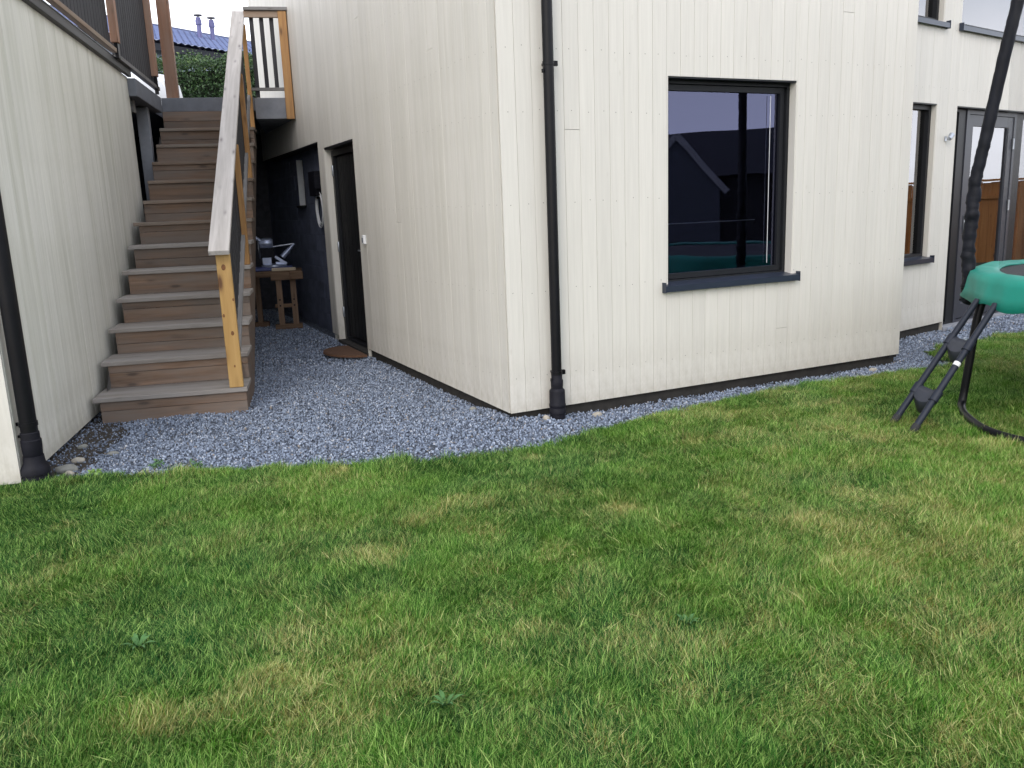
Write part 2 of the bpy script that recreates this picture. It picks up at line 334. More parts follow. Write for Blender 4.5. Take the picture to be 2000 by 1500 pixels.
# ---------------------------------------------------------------- wall frames
K = Vector((-0.004, 5.761, 0)); AA, AB = 2.01853, 0.44773
FA = frame_m(K, AA); FB = frame_m(K, AB); AC = 0.64511
KC = Vector((4.034, 8.661, 0)); FC = frame_m(KC, AC)
AL = 1.78842; KL = Vector((-2.929, 4.757, 0)); FL = frame_m(KL, AL)
AX = AL - math.pi / 2
dA = Vector((math.cos(AA), math.sin(AA), 0)); dB = Vector((math.cos(AB), math.sin(AB), 0)); dC = Vector((math.cos(AC), math.sin(AC), 0))
PITCH, GAP, TH = .1225, .0018, .022
board_cache = {}
def board_mesh(wd, L, o):
    key = (round(wd, 3), round(L, 3), o)
    if key not in board_cache:
        c = .0012; y0, y1 = o * .0125, o * TH; yc = o * (TH - c)
        prof = [(0, y0), (wd, y0), (wd, yc), (wd - c, y1), (c, y1), (0, yc)]
        if o < 0: prof = prof[::-1]
        bm = bmesh.new(); a = [bm.verts.new((x, y, 0)) for x, y in prof]; d = [bm.verts.new((x, y, L)) for x, y in prof]
        bm.faces.new(a[::-1]); bm.faces.new(d)
        for i in range(6): bm.faces.new((a[i], a[(i + 1) % 6], d[(i + 1) % 6], d[i]))
        bmesh.ops.recalc_face_normals(bm, faces=bm.faces)
        me = bpy.data.meshes.new('board'); bm.to_mesh(me); bm.free(); board_cache[key] = me
    return board_cache[key]
def clad(parent, F, o, x0, x1, z0, z1, holes, matname, joints=(), nails=None, nail_rows=(), pitch=PITCH):
    """vertical boards, one object each, cut round the openings (hx0,hx1,hz0,hz1)"""
    n = max(1, round((x1 - x0) / pitch)); p = (x1 - x0) / n; cnt = 0
    for i in range(n):
        a, b_ = x0 + i * p, x0 + (i + 1) * p
        cuts = sorted({a, b_} | {h[k] for h in holes for k in (0, 1) if a + .004 < h[k] < b_ - .004})
        for ca, cb in zip(cuts, cuts[1:]):
            mid = (ca + cb) / 2; spans = [(z0, z1)]
            for h in holes:
                if h[0] < mid < h[1]:
                    ns = []
                    for s0, s1 in spans:
                        if h[3] <= s0 or h[2] >= s1: ns.append((s0, s1)); continue
                        if h[2] > s0: ns.append((s0, h[2]))
                        if h[3] < s1: ns.append((h[3], s1))
                    spans = ns
            for s0, s1 in spans:
                segs = [(s0, s1)]
                for (ji, jz) in joints:
                    if ji == i and s0 + .2 < jz < s1 - .2: segs = [(s0, jz - .0015), (jz + .0015, s1)]
                for q0, q1 in segs:
                    g0 = GAP / 2 if abs(ca - a) < 1e-6 else 0; g1 = GAP / 2 if abs(cb - b_) < 1e-6 else 0
                    me = board_mesh(cb - ca - g0 - g1, q1 - q0, o)
                    obj('board', me, matname, parent, F @ Matrix.Translation((ca + g0, o * random.uniform(0, .0012), q0))); cnt += 1
        if nails is not None:
            for zr in nail_rows:
                for u in ((.5,) if pitch < .13 else (.3, .7)):
                    x = a + p * (u + random.uniform(-.12, .12)); z = zr + random.uniform(-.012, .012)
                    if any(h[0] - .01 < x < h[1] + .01 and h[2] - .01 < z < h[3] + .01 for h in holes): continue
                    b2 = bmesh.new(); bmesh.ops.create_circle(b2, cap_ends=True, segments=6, radius=.0036)
                    b2.transform(Matrix.Translation((x, o * (TH + .0022), z)) @ Matrix.Rotation(math.pi / 2 * o, 4, 'X')); b2.transform(F); merge(nails, b2)
def cells(x0, x1, z0, z1, holes, y0, y1):
    """a wall body with openings, as one mesh"""
    xs = sorted({x0, x1} | {min(max(h[k], x0), x1) for h in holes for k in (0, 1)}); zs = sorted({z0, z1} | {min(max(h[k], z0), z1) for h in holes for k in (2, 3)})
    bm = bmesh.new()
    for a, b_ in zip(xs, xs[1:]):
        for c_, d_ in zip(zs, zs[1:]):
            if any(h[0] < (a + b_) / 2 < h[1] and h[2] < (c_ + d_) / 2 < h[3] for h in holes): continue
            bx(a, b_, y0, y1, c_, d_, 0, bm)
    bmesh.ops.remove_doubles(bm, verts=bm.verts, dist=1e-5); return bm
def reveal(parent, F, o, h, depth, matname, th=.012, bottom=False):
    x0, x1, z0, z1 = h; ya, yb = -o * depth, o * (TH - .003)
    lo, hi = min(ya, yb), max(ya, yb)
    obj('reveal_board', bx(x0, x0 + th, lo, hi, z0, z1), matname, parent, F)
    obj('reveal_board', bx(x1 - th, x1, lo, hi, z0, z1), matname, parent, F)
    obj('reveal_board', bx(x0 + th, x1 - th, lo, hi, z1 - th, z1), 'frame', parent, F)
def window(parent, F, o, h, rec, fw, glass, frame='frame', sill=True, sash=True, name='window', over=.04):
    """opening h; rec = how far the frame's face sits behind the board face"""
    x0, x1, z0, z1 = h; yf = o * (TH - rec)
    def yy(d0, d1): a, b_ = yf - o * d0, yf - o * d1; return min(a, b_), max(a, b_)
    wroot = obj(name, cells(x0 + .002, x1 - .002, z0 + .002, z1 - .002, [(x0 + fw, x1 - fw, z0 + fw, z1 - fw)], *yy(0, .07)), frame, parent, F)
    sw = 0
    if sash:
        sw = .045
        obj('sash', cells(x0 + fw + .004, x1 - fw - .004, z0 + fw + .004, z1 - fw - .004, [(x0 + fw + sw, x1 - fw - sw, z0 + fw + sw, z1 - fw - sw)], *yy(.022, .075)), frame, wroot, F)
    a, b_ = yy(.044, .05)
    obj('pane', bx(x0 + fw + sw - .004, x1 - fw - sw + .004, a, b_, z0 + fw + sw - .004, z1 - fw - sw + .004), glass, wroot, F)
    if sill:
        bm = bmesh.new(); of = o * (TH + .045); ob = o * (TH - rec - .01)
        pr = [(ob, z0 + .028), (of, z0 + .006), (of, z0 - .040), (of - o * .004, z0 - .040), (of - o * .004, z0 - .001), (ob, z0 + .020)]
        A_ = [bm.verts.new((x0 - over, y, z)) for y, z in pr]; B_ = [bm.verts.new((x1 + over, y, z)) for y, z in pr]
        for i in range(6): bm.faces.new((A_[i], A_[(i + 1) % 6], B_[(i + 1) % 6], B_[i]))
        bm.faces.new(A_[::-1]); bm.faces.new(B_)
        for e in (x0 - over - .003, x1 + over - .001):
            lo, hi = sorted((of + o * .004, o * (TH + .001))); bx(e, e + .004, lo, hi, z0 - .045, z0 + .032, 0, bm)
        bmesh.ops.recalc_face_normals(bm, faces=bm.faces); obj('sill', bm, 'sill', wroot, F)
    return wroot

# ---------------------------------------------------------------- the setting: ground
def sheet(name, x0, x1, y0, y1, step, zf, material, inside=None):
    bm = bmesh.new(); nx, ny = int((x1 - x0) / step), int((y1 - y0) / step); g = {}
    for i in range(nx + 1):
        for j in range(ny + 1):
            x, y = x0 + i * step, y0 + j * step; g[i, j] = bm.verts.new((x, y, zf(x, y)))
    for i in range(nx):
        for j in range(ny):
            if inside is None or inside(x0 + (i + .5) * step, y0 + (j + .5) * step): bm.faces.new((g[i, j], g[i + 1, j], g[i + 1, j + 1], g[i, j + 1]))
    bmesh.ops.delete(bm, geom=[v for v in bm.verts if not v.link_faces], context='VERTS')
    return obj(name, bm, material, kind='structure', smooth='all')
def nz(x, y, s=1.0, o=0): return noise.noise(Vector((x * s + o, y * s - o, o * 1.7)))
EDGE = [(-9, 4.6), (-3.3, 4.68), (-2.90, 4.72), (-2.70, 4.86), (-2.3, 4.90), (-1.9, 4.93), (-1.4, 4.93), (-.96, 4.93), (-.5, 5.0), (-.18, 5.08), (.2, 5.27), (.51, 5.52), (.9, 5.86), (1.37, 6.26),
        (1.95, 6.6), (2.6, 6.93), (3.2, 7.14), (3.63, 7.30), (3.92, 7.47), (3.80, 7.74), (3.84, 8.02), (4.12, 8.30), (4.44, 8.48), (4.85, 8.68), (5.6, 9.06), (9, 11.2), (14, 14)]
LAWN = EDGE + [(14, -9), (-9, -9)]
def inpoly(x, y, P=LAWN):
    r = False; n = len(P); j = n - 1
    for i in range(n):
        (xi, yi), (xj, yj) = P[i], P[j]
        if (yi > y) != (yj > y) and x < (xj - xi) * (y - yi) / (yj - yi) + xi: r = not r
        j = i
    return r
def on_lawn(x, y):
    s = (.10 + .11 * max(0, min(1, (x - .6) / 1.2))) if x > -.6 else .05
    return inpoly(x - s * .4 * (x > 0) + .04 * nz(x, y, 5), y + s + .05 * nz(x, y, 6, 3) + .03 * nz(x, y, 15, 8))
def lawn_z(x, y): return .006 + .012 * nz(x, y, 1.3) + .006 * nz(x, y, 4, 2)
def gravel_z(x, y):
    z = -.012 + .014 * nz(x, y, 1.7, 9) + .007 * nz(x, y, 5, 4)
    q = FB.inverted() @ Vector((x, y, 0))
    if q.y < 0 and q.x > .3: z -= .006
    z += .045 * math.exp(-((q.x) ** 2 + (q.y) ** 2) / .35)      # heaped a little at the house corner
    return z
bm = bmesh.new(); vs = [bm.verts.new(p) for p in ((-160, -160, -.14), (200, -160, -.14), (200, 220, -.14), (-160, 220, -.14))]; bm.faces.new(vs)
obj('ground', bm, 'soil', kind='structure')
sheet('gravel_path', -8, 12, 4.0, 16, .12, lambda x, y: gravel_z(x, y) - .012, 'gravelbed')
sheet('lawn', -8.9, 14, -8.9, 14, .12, lambda x, y: lawn_z(x, y) - .006, 'soil', on_lawn)
def by_left_wall(x, y):
    l = FL.inverted() @ Vector((x, y, 0)); return -.34 + .1 * nz(x, y, 4) < l.y < .03 and -.3 < l.x < 2.0
sheet('soil_strip', -3.8, -2.3, 4.7, 7.0, .04, lambda x, y: gravel_z(x, y) - .004, 'mud', by_left_wall)
# ground of the upper level behind the retaining wall
obj('upper_ground', poly([(-60, 14.2), (-3.9, 14.2), (-3.6, 60), (60, 60), (60, 120), (-60, 120)], 2.7, 2.95), 'asphalt', kind='structure')

# ---------------------------------------------------------------- the house
TOP = 5.1
house = root('house', 'cream house clad in vertical boards whose corner points at the lawn', 'house', FB)
nails = bmesh.new(); rows = [.32, .92, 1.52, 2.12, 2.52, 3.1, 3.7, 4.3]
hB = [(1.312, 2.553, .872, 2.372)]
clad(house, FB, -1, -.0218, 3.85, .08, TOP, hB, 'board', joints=((4, 2.0), (13, 3.15), (20, .45), (25, 2.9)), nails=nails, nail_rows=rows)
hA = [(3.452, 4.680, -.05, 2.237), (4.945, 8.6, -.05, 2.33)]
clad(house, FA, 1, 0.0, 4.945, .08, TOP, hA, 'board_side', joints=((9, 2.7), (17, 1.4), (24, 3.3)), nails=nails, nail_rows=rows)
clad(house, FA, 1, 4.945, 8.5, 2.33, TOP, [], 'board_side')
hC = [(-.25, .503, .80, 2.363), (-.25, .53, 3.13, 4.5), (.886, 3.4, 3.135, 4.6), (.916, 3.6, -.05, 2.36)]
clad(house, FC, -1, -1.0, 4.9, .08, TOP, hC, 'board', nails=nails, nail_rows=rows)
obj('nail', nails, 'nail', house, I4, kind='stuff')
# wall bodies behind the boards
obj('tongue', cells(0.02, 3.83, .12, TOP, hB, -.012, .0), 'tongue', house, FB)
obj('tongue', cells(0.02, 8.48, .12, TOP, [hA[0], (4.945, 9, .1, 2.33)], 0, .012), 'tongue', house, FA)
obj('tongue', cells(-1.0, 4.9, .12, TOP, hC, -.012, 0), 'tongue', house, FC)
obj('wall', cells(0.02, 3.83, .12, TOP, hB, .001, .16), 'backing', house, FB)
obj('wall', cells(0.02, 8.48, .12, TOP, [hA[0], (4.945, 9, .1, 2.33)], -.16, -.001), 'backing', house, FA)
obj('wall', cells(-1.0, 4.9, .12, TOP, hC, .001, .16), 'backing', house, FC)
obj('plinth', bx(.03, 3.83, .012, .16, -.12, .115), 'plinth', house, FB)
obj('plinth', bx(.03, 3.45, -.16, -.012, -.12, .115), 'plinth', house, FA)
obj('plinth', bx(-1.0, .91, .012, .16, -.12, .115), 'plinth', house, FC)
obj('soffit', bx(4.945, 8.48, -.16, .02, 2.322, 2.329), 'backing', house, FA)
# return between front volume and the recessed terrace wall
FR = frame_m(K + dB * 3.85, AA)
clad(house, FR, -1, 0.0, .64, .08, TOP, [], 'board')
obj('wall', bx(-.0, .64, .001, .1, .05, TOP), 'backing', house, FR)
# roof, floors, back walls (never seen from outside; they keep the rooms dark)
fp = [(K + dB * 3.8 + dA * .05), K + dB * .45 + dA * .1, K + dA * 8.4 + dB * .45, Vector((3, 17, 0)), KC + dC * 4.8 + Vector((-.1, .1, 0)), KC + dC * -.9 + Vector((-.1, .1, 0))]
fpp = [(p.x, p.y) for p in fp]
obj('roof', poly(fpp, TOP - .05, TOP + .1), 'roofdark', house, I4)
obj('floor', poly(fpp, .0, .10), 'floor', house, I4)
obj('ceiling', poly(fpp, 2.75, 2.9), 'inner', house, I4)
for a, b_ in ((2, 3), (3, 4)):
    obj('back_wall', beam((fp[a].x, fp[a].y, 2.8), (fp[b_].x, fp[b_].y, 2.8), .1, 4.6), 'inner', house, I4)
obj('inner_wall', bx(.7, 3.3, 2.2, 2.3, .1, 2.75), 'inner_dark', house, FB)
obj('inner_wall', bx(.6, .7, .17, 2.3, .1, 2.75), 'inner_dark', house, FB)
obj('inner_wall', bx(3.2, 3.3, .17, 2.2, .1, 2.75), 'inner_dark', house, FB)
obj('inner_wall', bx(-.9, 4.8, 2.6, 2.7, .1, 2.75), 'inner', house, FC)
obj('inner_wall', bx(-.9, 4.8, 2.6, 2.7, 2.9, 5.0), 'inner', house, FC)

wB = window(house, FB, -1, hB[0], .075, .038, 'glass')
reveal(house, FB, -1, hB[0], .05, 'board')
obj('blind_bar', bx(1.36, 2.26, .10, .106, 1.325, 1.331), 'white', wB, FB)
obj('blind_cord', bx(2.37, 2.373, .075, .078, .98, 2.27), 'white', wB, FB)
obj('reveal_strip', bx(2.30, 2.52, .30, .32, .9, 2.35), 'reveal_strip', wB, FB)  # pale sheet standing in for the reflection of the window reveal
for h, s in ((hC[0], 1), (hC[1], 1), (hC[2], 1)):
    window(house, FC, -1, h, .055, .055, 'glass_c', sill=True, sash=False); reveal(house, FC, -1, h, .04, 'board')
# terrace door with sidelights in the opening of the recessed wall
h = hC[3]; reveal(house, FC, -1, h, .06, 'board')
window(house, FC, -1, (.93, 1.16, .02, 2.345), .075, .03, 'glass_c', sill=False, sash=False, name='sidelight')
obj('mullion', bx(1.16, 1.30, .055, .14, .02, 2.345, .003), 'frame', house, FC)
obj('door_frame', cells(1.30, 2.52, .02, 2.345, [(1.355, 2.465, .05, 2.30)], .045, .13), 'frame_door', house, FC)
dl = obj('door', cells(1.36, 2.46, .06, 2.295, [(1.47, 2.35, .22, 2.18)], .055, .115), 'frame_door', house, FC)
obj('pane', bx(1.465, 2.355, .08, .088, .215, 2.185), 'glass_c', dl, FC)
for z in (.45, 1.30, 2.0):
    obj('hinge', lathe([(.012, z - .06), (.012, z + .06)], 12), 'galv', dl, FC @ Matrix.Translation((2.462, .038, 0)), smooth=True)
bm = bx(1.385, 1.42, .035, .052, 1.02, 1.22, .004); tube([(1.4, .04, 1.1), (1.4, -.01, 1.1), (1.52, -.01, 1.1)], .009, 10, bm)
obj('handle', bm, 'galv', dl, FC, smooth=True)
obj('mullion', bx(2.52, 2.66, .05, .14, .02, 2.345, .003), 'frame', house, FC)
window(house, FC, -1, (2.66, 3.58, .02, 2.345), .075, .05, 'glass_c', sill=False, sash=False, name='sidelight')
obj('threshold', bx(.92, 3.6, -.03, .14, -.05, .018, .003), 'concrete_light', house, FC)

# black basement door in the side wall
h = hA[0]; reveal(house, FA, 1, h, .10, 'board_side', th=.022)
obj('door_frame', cells(3.48, 4.655, .03, 2.205, [(3.55, 4.585, .06, 2.14)], -.16, -.055), 'frame', house, FA)
dd = obj('door', bx(3.56, 4.578, -.145, -.095, .07, 2.13, .003), 'blackdoor', house, FA, label='black basement door')
for i in range(7): obj('door_board', bx(3.58 + i * .142, 3.58 + i * .142 + .136, -.0955, -.087, .09, 2.11, .003), 'blackdoor', dd, FA)
for z in (.36, 1.12, 1.98):
    obj('hinge', lathe([(.010, z - .06), (.013, z - .055), (.013, z + .055), (.010, z + .06)], 12), 'galv', dd, FA @ Matrix.Translation((4.60, -.045, 0)), smooth=True)
bm = bx(3.60, 3.64, -.087, -.078, .98, 1.2, .003); tube([(3.62, -.08, 1.1), (3.62, -.035, 1.1), (3.75, -.035, 1.1)], .009, 10, bm); obj('handle', bm, 'galv', dd, FA, smooth=True)
obj('threshold', bx(3.46, 4.67, -.16, .03, -.04, .03, .003), 'plinth', house, FA)
# block wall under the overhang
hb = [(6.62, 7.02, 1.62, 2.26)]
bw = obj('block_wall', cells(4.70, 11.2, -.12, 2.6, hb, -.40, -.165), 'block', house, FA, label='blue-grey rendered block wall under the overhang')
obj('corner_post', bx(4.90, 4.945, -.40, .0, -.05, 2.33), 'board_side', house, FA)
for k in range(11):       # block courses, standing a hair proud of their joints
    for j in range(8):
        x0 = 4.96 + j * .5 + (.25 if k % 2 else 0); z0 = .0 + k * .205
        if x0 + .49 > 9.1 or (x0 < 7.04 and x0 + .49 > 6.6 and z0 + .2 > 1.6): continue
        obj('block', bx(x0, x0 + .494, -.168, -.160 + random.uniform(-.0015, .0015), z0, z0 + .199, .003), 'block', bw, FA)
wv = obj('window', cells(6.63, 7.01, 1.63, 2.25, [(6.68, 6.96, 1.68, 2.2)], -.30, -.245), 'frame', house, FA)
obj('pane', bx(6.675, 6.965, -.275, -.27, 1.675, 2.205), 'carglass', wv, FA)
obj('sill', bx(6.6, 7.04, -.32, -.12, 1.60, 1.628, .003), 'frame', wv, FA)
obj('trim', bx(7.0, 7.018, -.244, -.162, 1.63, 2.25), 'white', wv, FA)

# ---------------------------------------------------------------- left building
garage = root('garage', 'cream board-clad side building left of the stairs with a deck on top', 'building', FL)
clad(garage, FL, -1, 0, 4.69, .02, 2.985, [], 'board_streaked_lifted')
FW = frame_m(KL, AX); clad(garage, FW, -1, -2.1, .0218, .02, 2.985, [], 'board')
obj('tongue', bx(.02, 4.67, -.012, 0, .04, 2.98), 'tongue', garage, FL)
obj('tongue', bx(-2.1, -.02, -.012, 0, .04, 2.98), 'tongue', garage, FW)
obj('wall', bx(.02, 4.67, .001, .12, .04, 2.985), 'backing', garage, FL)
obj('wall', bx(-2.1, -.15, .001, .12, .04, 2.985), 'backing', garage, FW)
obj('plinth', bx(.03, 4.67, .012, .12, -.12, .05), 'plinth', garage, FL)
obj('plinth', bx(-2.1, -.03, .012, .12, -.12, .05), 'plinth', garage, FW)
obj('wall', bx(-2.1, -.1, 4.58, 4.68, .0, 2.985), 'dark', garage, FW)
obj('roof_deck', bx(-2.3, -.02, .03, 4.66, 2.99, 3.06), 'greywood', garage, FW)
obj('fascia', bx(-.06, 4.72, -.062, -.0235, 2.988, 3.062, .003), 'black', garage, FL)
obj('flashing', bx(-.06, 4.72, -.066, -.02, 3.064, 3.070), 'galv', garage, FL)

rail = root('deck_railing', 'reddish wooden deck railing with charcoal slats on top of the side building', 'railing', FL)
for s in (.25, 4.02, 6.12): obj('post', bx(s - .05, s + .05, -.115, -.045, 3.20, 4.35, .004), 'cedar', rail, FL)
for s0, s1, zb, mt in ((-.1, 3.96, 3.10, 'cedar_x'), (4.08, 6.3, 3.06, 'greywood')):
    obj('bottom_rail', bx(s0, s1, -.095, -.04, zb, zb + .042, .003), mt, rail, FL)
    obj('top_rail', bx(s0, s1, -.12, .02, 4.35, 4.39, .003), 'rail', rail, FL)
    n = int((s1 - s0) / .112)
    for i in range(n):
        a = s0 + .01 + i * (s1 - s0 - .02) / n
        obj('slat', bx(a, a + .1, -.046 - .0, -.024, zb + .044, 4.345, .002), 'slat', rail, FL)
obj('bracket', bx(4.0, 4.08, -.10, -.066, 3.062, 3.2, .002), 'black', rail, FL)
obj('bracket', bx(6.08, 6.16, -.10, -.066, 3.0, 3.2, .002), 'black', rail, FL)

# ---------------------------------------------------------------- landing above the stairs
SP = Vector((-3.157, 6.282, 0)); FS = frame_m(SP, AX)    # x across the stairs to the right, y up the flight
land = root('landing', 'grey concrete landing slab at the head of the stairs', 'landing', FS)
obj('slab', bx(0.0, 1.10, 4.66, 8.2, 2.80, 2.965, .006), 'concrete', land, FS)
obj('slab', bx(1.10, 1.60, 4.655, 8.2, 2.70, 2.955, .006), 'concrete_light', land, FS)
obj('edge_beam', bx(-.10, .0, 3.13, 4.66, 2.79, 2.972, .006), 'concrete', land, FS)
obj('slab', bx(-2.6, -.10, 3.16, 8.2, 2.80, 2.960), 'concrete', land, FS)
obj('column', bx(-.19, -.065, 4.0, 4.12, -.05, 2.785, .004), 'concrete_light', land, FS)
obj('cross_beam', bx(-1.5, -.1, 3.4, 3.52, 2.66, 2.795, .004), 'greywood', land, FS)
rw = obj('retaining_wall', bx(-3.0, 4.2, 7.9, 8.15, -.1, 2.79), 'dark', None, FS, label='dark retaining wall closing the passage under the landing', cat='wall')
obj('retaining_wall', bx(-2.3, -2.1, 3.3, 7.88, -.1, 2.79), 'dark', None, FS, label='dark wall beside the stairs below the landing', cat='wall')  # backing wall added to fill the dark space below the landing
obj('wooden_post', bx(.06, .20, 4.70, 4.82, 2.966, 5.6, .005), 'cedar', None, FS, label='tall reddish-brown timber post standing on the landing edge', cat='post')
br = root('balcony_railing', 'short slatted railing with an orange pine post between handrail and house wall', 'railing', FS)
obj('post', bx(1.475, 1.575, 4.585, 4.65, 2.69, 3.965, .004), 'pine_orange', br, FS)
obj('top_rail', bx(1.07, 1.60, 4.57, 4.71, 3.968, 4.008, .004), 'greywood', br, FS)
obj('upper_batten', bx(1.07, 1.475, 4.60, 4.64, 3.89, 3.966, .003), 'cedar_x', br, FS)
obj('bottom_rail', bx(1.065, 1.475, 4.60, 4.65, 3.035, 3.07, .003), 'greywood', br, FS)
for x in (1.125, 1.245, 1.365): obj('slat', bx(x, x + .05, 4.652, 4.675, 2.958 if x < 1.2 else 3.04, 3.93, .002), 'slat', br, FS)

# ---------------------------------------------------------------- stairs
stairs = root('staircase', 'brown weathered wooden staircase with a pale handrail rising between the two buildings', 'staircase', FS)
RISE, RUN, Z1, WD = .2165, .388, .188, 1.078
for i in range(12):
    zt = Z1 + i * RISE; y = i * RUN
    obj('tread', bx(-.045 if i < 7 else 0, WD + .012, y - .012, y + RUN + .02, zt - .036, zt, .004), 'tread' if i < 6 else 'tread_brown', stairs, FS @ Matrix.Rotation(random.uniform(-.002, .002), 4, 'Y'))
    zb = zt - .036; z0 = (zb - RISE + .036 + .001) if i else -.03
    split = z0 + (zb - z0) * random.choice((.6, .66, .7, .45))
    if i in (4, 8, 10): obj('riser', bx(.0, WD, y + .012, y + .034, z0, zb - .001, .002), 'riser', stairs, FS)
    else:
        obj('riser', bx(.0, WD, y + .012, y + .034, z0, split - .0015, .002), 'riser', stairs, FS)
        obj('riser', bx(.0, WD, y + .0105, y + .034, split + .0015, zb - .001, .002), 'riser', stairs, FS)
y = 12 * RUN; zb = 2.80
obj('riser', bx(.0, WD, y - .015, y + .003, 2.57, 2.685, .002), 'riser', stairs, FS); obj('riser', bx(.0, WD, y - .017, y + .003, 2.688, 2.799, .002), 'riser', stairs, FS)
def stringer(x0, x1):
    bm = bmesh.new(); pr = [(.036, -.03)]
    for i in range(12):
        yy, zt = i * RUN + .036, Z1 + i * RISE - .038
        pr += [(yy, zt), (yy + RUN - .001, zt)]
    pr += [(12 * RUN - .02, 2.40), (.75, -.03)]
    a = [bm.verts.new((x0, p, z)) for p, z in pr]; b2 = [bm.verts.new((x1, p, z)) for p, z in pr]; n = len(pr)
    bm.faces.new(a); bm.faces.new(b2[::-1])
    for i in range(n): bm.faces.new((a[i], b2[i], b2[(i + 1) % n], a[(i + 1) % n]))
    bmesh.ops.triangulate(bm, faces=[f for f in bm.faces if len(f.verts) > 4]); bmesh.ops.recalc_face_normals(bm, faces=bm.faces); return bm
obj('stringer', stringer(.004, .05), 'greywood', stairs, FS); obj('stringer', stringer(WD - .05, WD - .003), 'riser', stairs, FS)
SLO = RISE / RUN
def rl(y, dz): return (Z1 + (y) * SLO + dz)
xr = WD - .035
obj('post', bx(xr - .085, xr + .02, -.005, .045, Z1 + .002, 1.235, .004), 'pine', stairs, FS)
for kx, kz, kr in ((-.035, 1.13, .016), (-.02, .62, .012), (-.07, .76, .009), (.012, .88, .008), (-.03, .36, .007)):
    kb = lathe([(0, 0), (kr * .55, .0008), (kr, 0)], 16, cap=False); kb.transform(Matrix.Translation((xr + kx, -.0057, kz)) @ Matrix.Scale(1.5, 4, (0, 0, 1)) @ Matrix.Rotation(math.pi / 2, 4, 'X')); obj('knot', kb, 'knotwood', stairs, FS)
for y in (1.62, 3.15, 4.56):
    obj('post', bx(xr - .012, xr + .036, y, y + .09, Z1 + int((y + .0) / RUN) * RISE + .002, rl(y, 1.07), .003), 'pine_orange', stairs, FS)
ta = Vector((0, 1, SLO)).normalized(); un = Vector((0, -SLO, 1)).normalized()
obj('handrail', bx(0, 5.62, -.075, .075, -.02, .02, .003), 'rail', stairs,
    FS @ Matrix.Translation((xr - .045, -.12, 1.245)) @ Matrix((ta, Vector((-1, 0, 0)), un)).transposed().to_4x4())
obj('bottom_rail', bx(0, 5.15, -.018, .018, -.022, .022, .002), 'greywood', stairs,
    FS @ Matrix.Translation((xr + .0, .12, Z1 + .12 * SLO + .22)) @ Matrix((ta, Vector((-1, 0, 0)), un)).transposed().to_4x4())
y = .17
while y < 4.5:
    obj('baluster', beam((xr - .026, y, rl(y, .20)), (xr - .026, y, rl(y, 1.085)), .022, .095, up=Vector((0, 1, 0)), bev=0), 'slat', stairs, FS); y += .155

# ---------------------------------------------------------------- background on the upper level
hed = bmesh.new(); hl = hed.loops.layers.float_color.new('bv')
def leafcloud(bm, lay, n, fpos, size, fval):
    for _ in range(n):
        p = fpos(); a = Vector((random.gauss(0, 1), random.gauss(0, 1), random.gauss(0, .8))).normalized(); s = size * random.uniform(.6, 1.3)
        b_ = a.orthogonal().normalized(); b_.rotate(Matrix.Rotation(random.uniform(0, 6.28), 3, a)); c_ = a.cross(b_)
        f = bm.faces.new([bm.verts.new(p + b_ * s), bm.verts.new(p + c_ * s * .45 + a * s * .12), bm.verts.new(p - b_ * s * .8), bm.verts.new(p - c_ * s * .45 + a * s * .12)])
        v = fval(p); 
        for l in f.loops: l[lay] = (v, 0, 0, 1)
HX0, HX1 = -7.5, -2.6
def hpos():
    x = random.uniform(HX0, HX1); u = random.random(); top = 4.60 + .10 * nz(x, 0, 2.2) + .07 * nz(x, 3, 6)
    if u < .5: return Vector((x, 17.6 + .12 * nz(x, top, 3) + random.gauss(0, .06) + .16 * noise.noise(Vector((x * 3, 0, random.random()))), random.uniform(2.95, top)))
    if u < .8: return Vector((x, random.uniform(17.5, 18.6), top + random.gauss(0, .07) - .02))
    z = random.uniform(2.95, top); return Vector((x, 17.6 + random.random() * .4 + .2 * noise.noise(Vector((x * 2.5, z * 2.5, 1))), z))
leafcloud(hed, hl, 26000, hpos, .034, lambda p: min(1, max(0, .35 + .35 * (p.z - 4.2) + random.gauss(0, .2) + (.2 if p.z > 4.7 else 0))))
hr = root('hedge', 'clipped green hedge beyond the head of the stairs', 'hedge')
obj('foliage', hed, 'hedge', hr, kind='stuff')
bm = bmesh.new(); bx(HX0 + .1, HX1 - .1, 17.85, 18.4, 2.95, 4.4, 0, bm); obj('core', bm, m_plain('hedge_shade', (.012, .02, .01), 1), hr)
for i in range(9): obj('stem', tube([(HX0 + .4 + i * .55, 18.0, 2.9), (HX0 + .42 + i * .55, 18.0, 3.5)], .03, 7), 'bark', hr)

# car: parked on the upper level, mostly hidden by railing and beam
car = root('parked_car', 'white car parked above the stairs, only its bonnet and wing showing', 'car', frame_m((-7.28, 15.35, 3.03), R(-40)))
prof = [(-2.1, .25), (-2.12, .75), (-1.95, 1.02), (-1.35, 1.42), (-.3, 1.45), (.55, 1.02), (1.45, .88), (1.78, .70), (1.86, .45), (1.80, .22)]
bm = bmesh.new(); secs = []
for yv, sc in ((-.86, .93), (-.80, .99), (-.45, 1.02), (.45, 1.02), (.80, .99), (.86, .93)):
    secs.append([bm.verts.new((x * (1 if abs(yv) < .8 else .985), yv * (1 - (max(0, z - .9) * .25)), .22 + (z - .22) * sc)) for x, z in prof])
for a, b2 in zip(secs, secs[1:]):
    for i in range(len(prof)): bm.faces.new((a[i], a[(i + 1) % len(prof)], b2[(i + 1) % len(prof)], b2[i]))
bm.faces.new(secs[0][::-1]); bm.faces.new(secs[-1]); bmesh.ops.recalc_face_normals(bm, faces=bm.faces)
obj('body', bm, 'carpaint', car, smooth=True)
obj('windscreen', beam((-.22, 0, 1.44), (.52, 0, 1.065), 1.3, .02, bev=0), 'carglass', car)
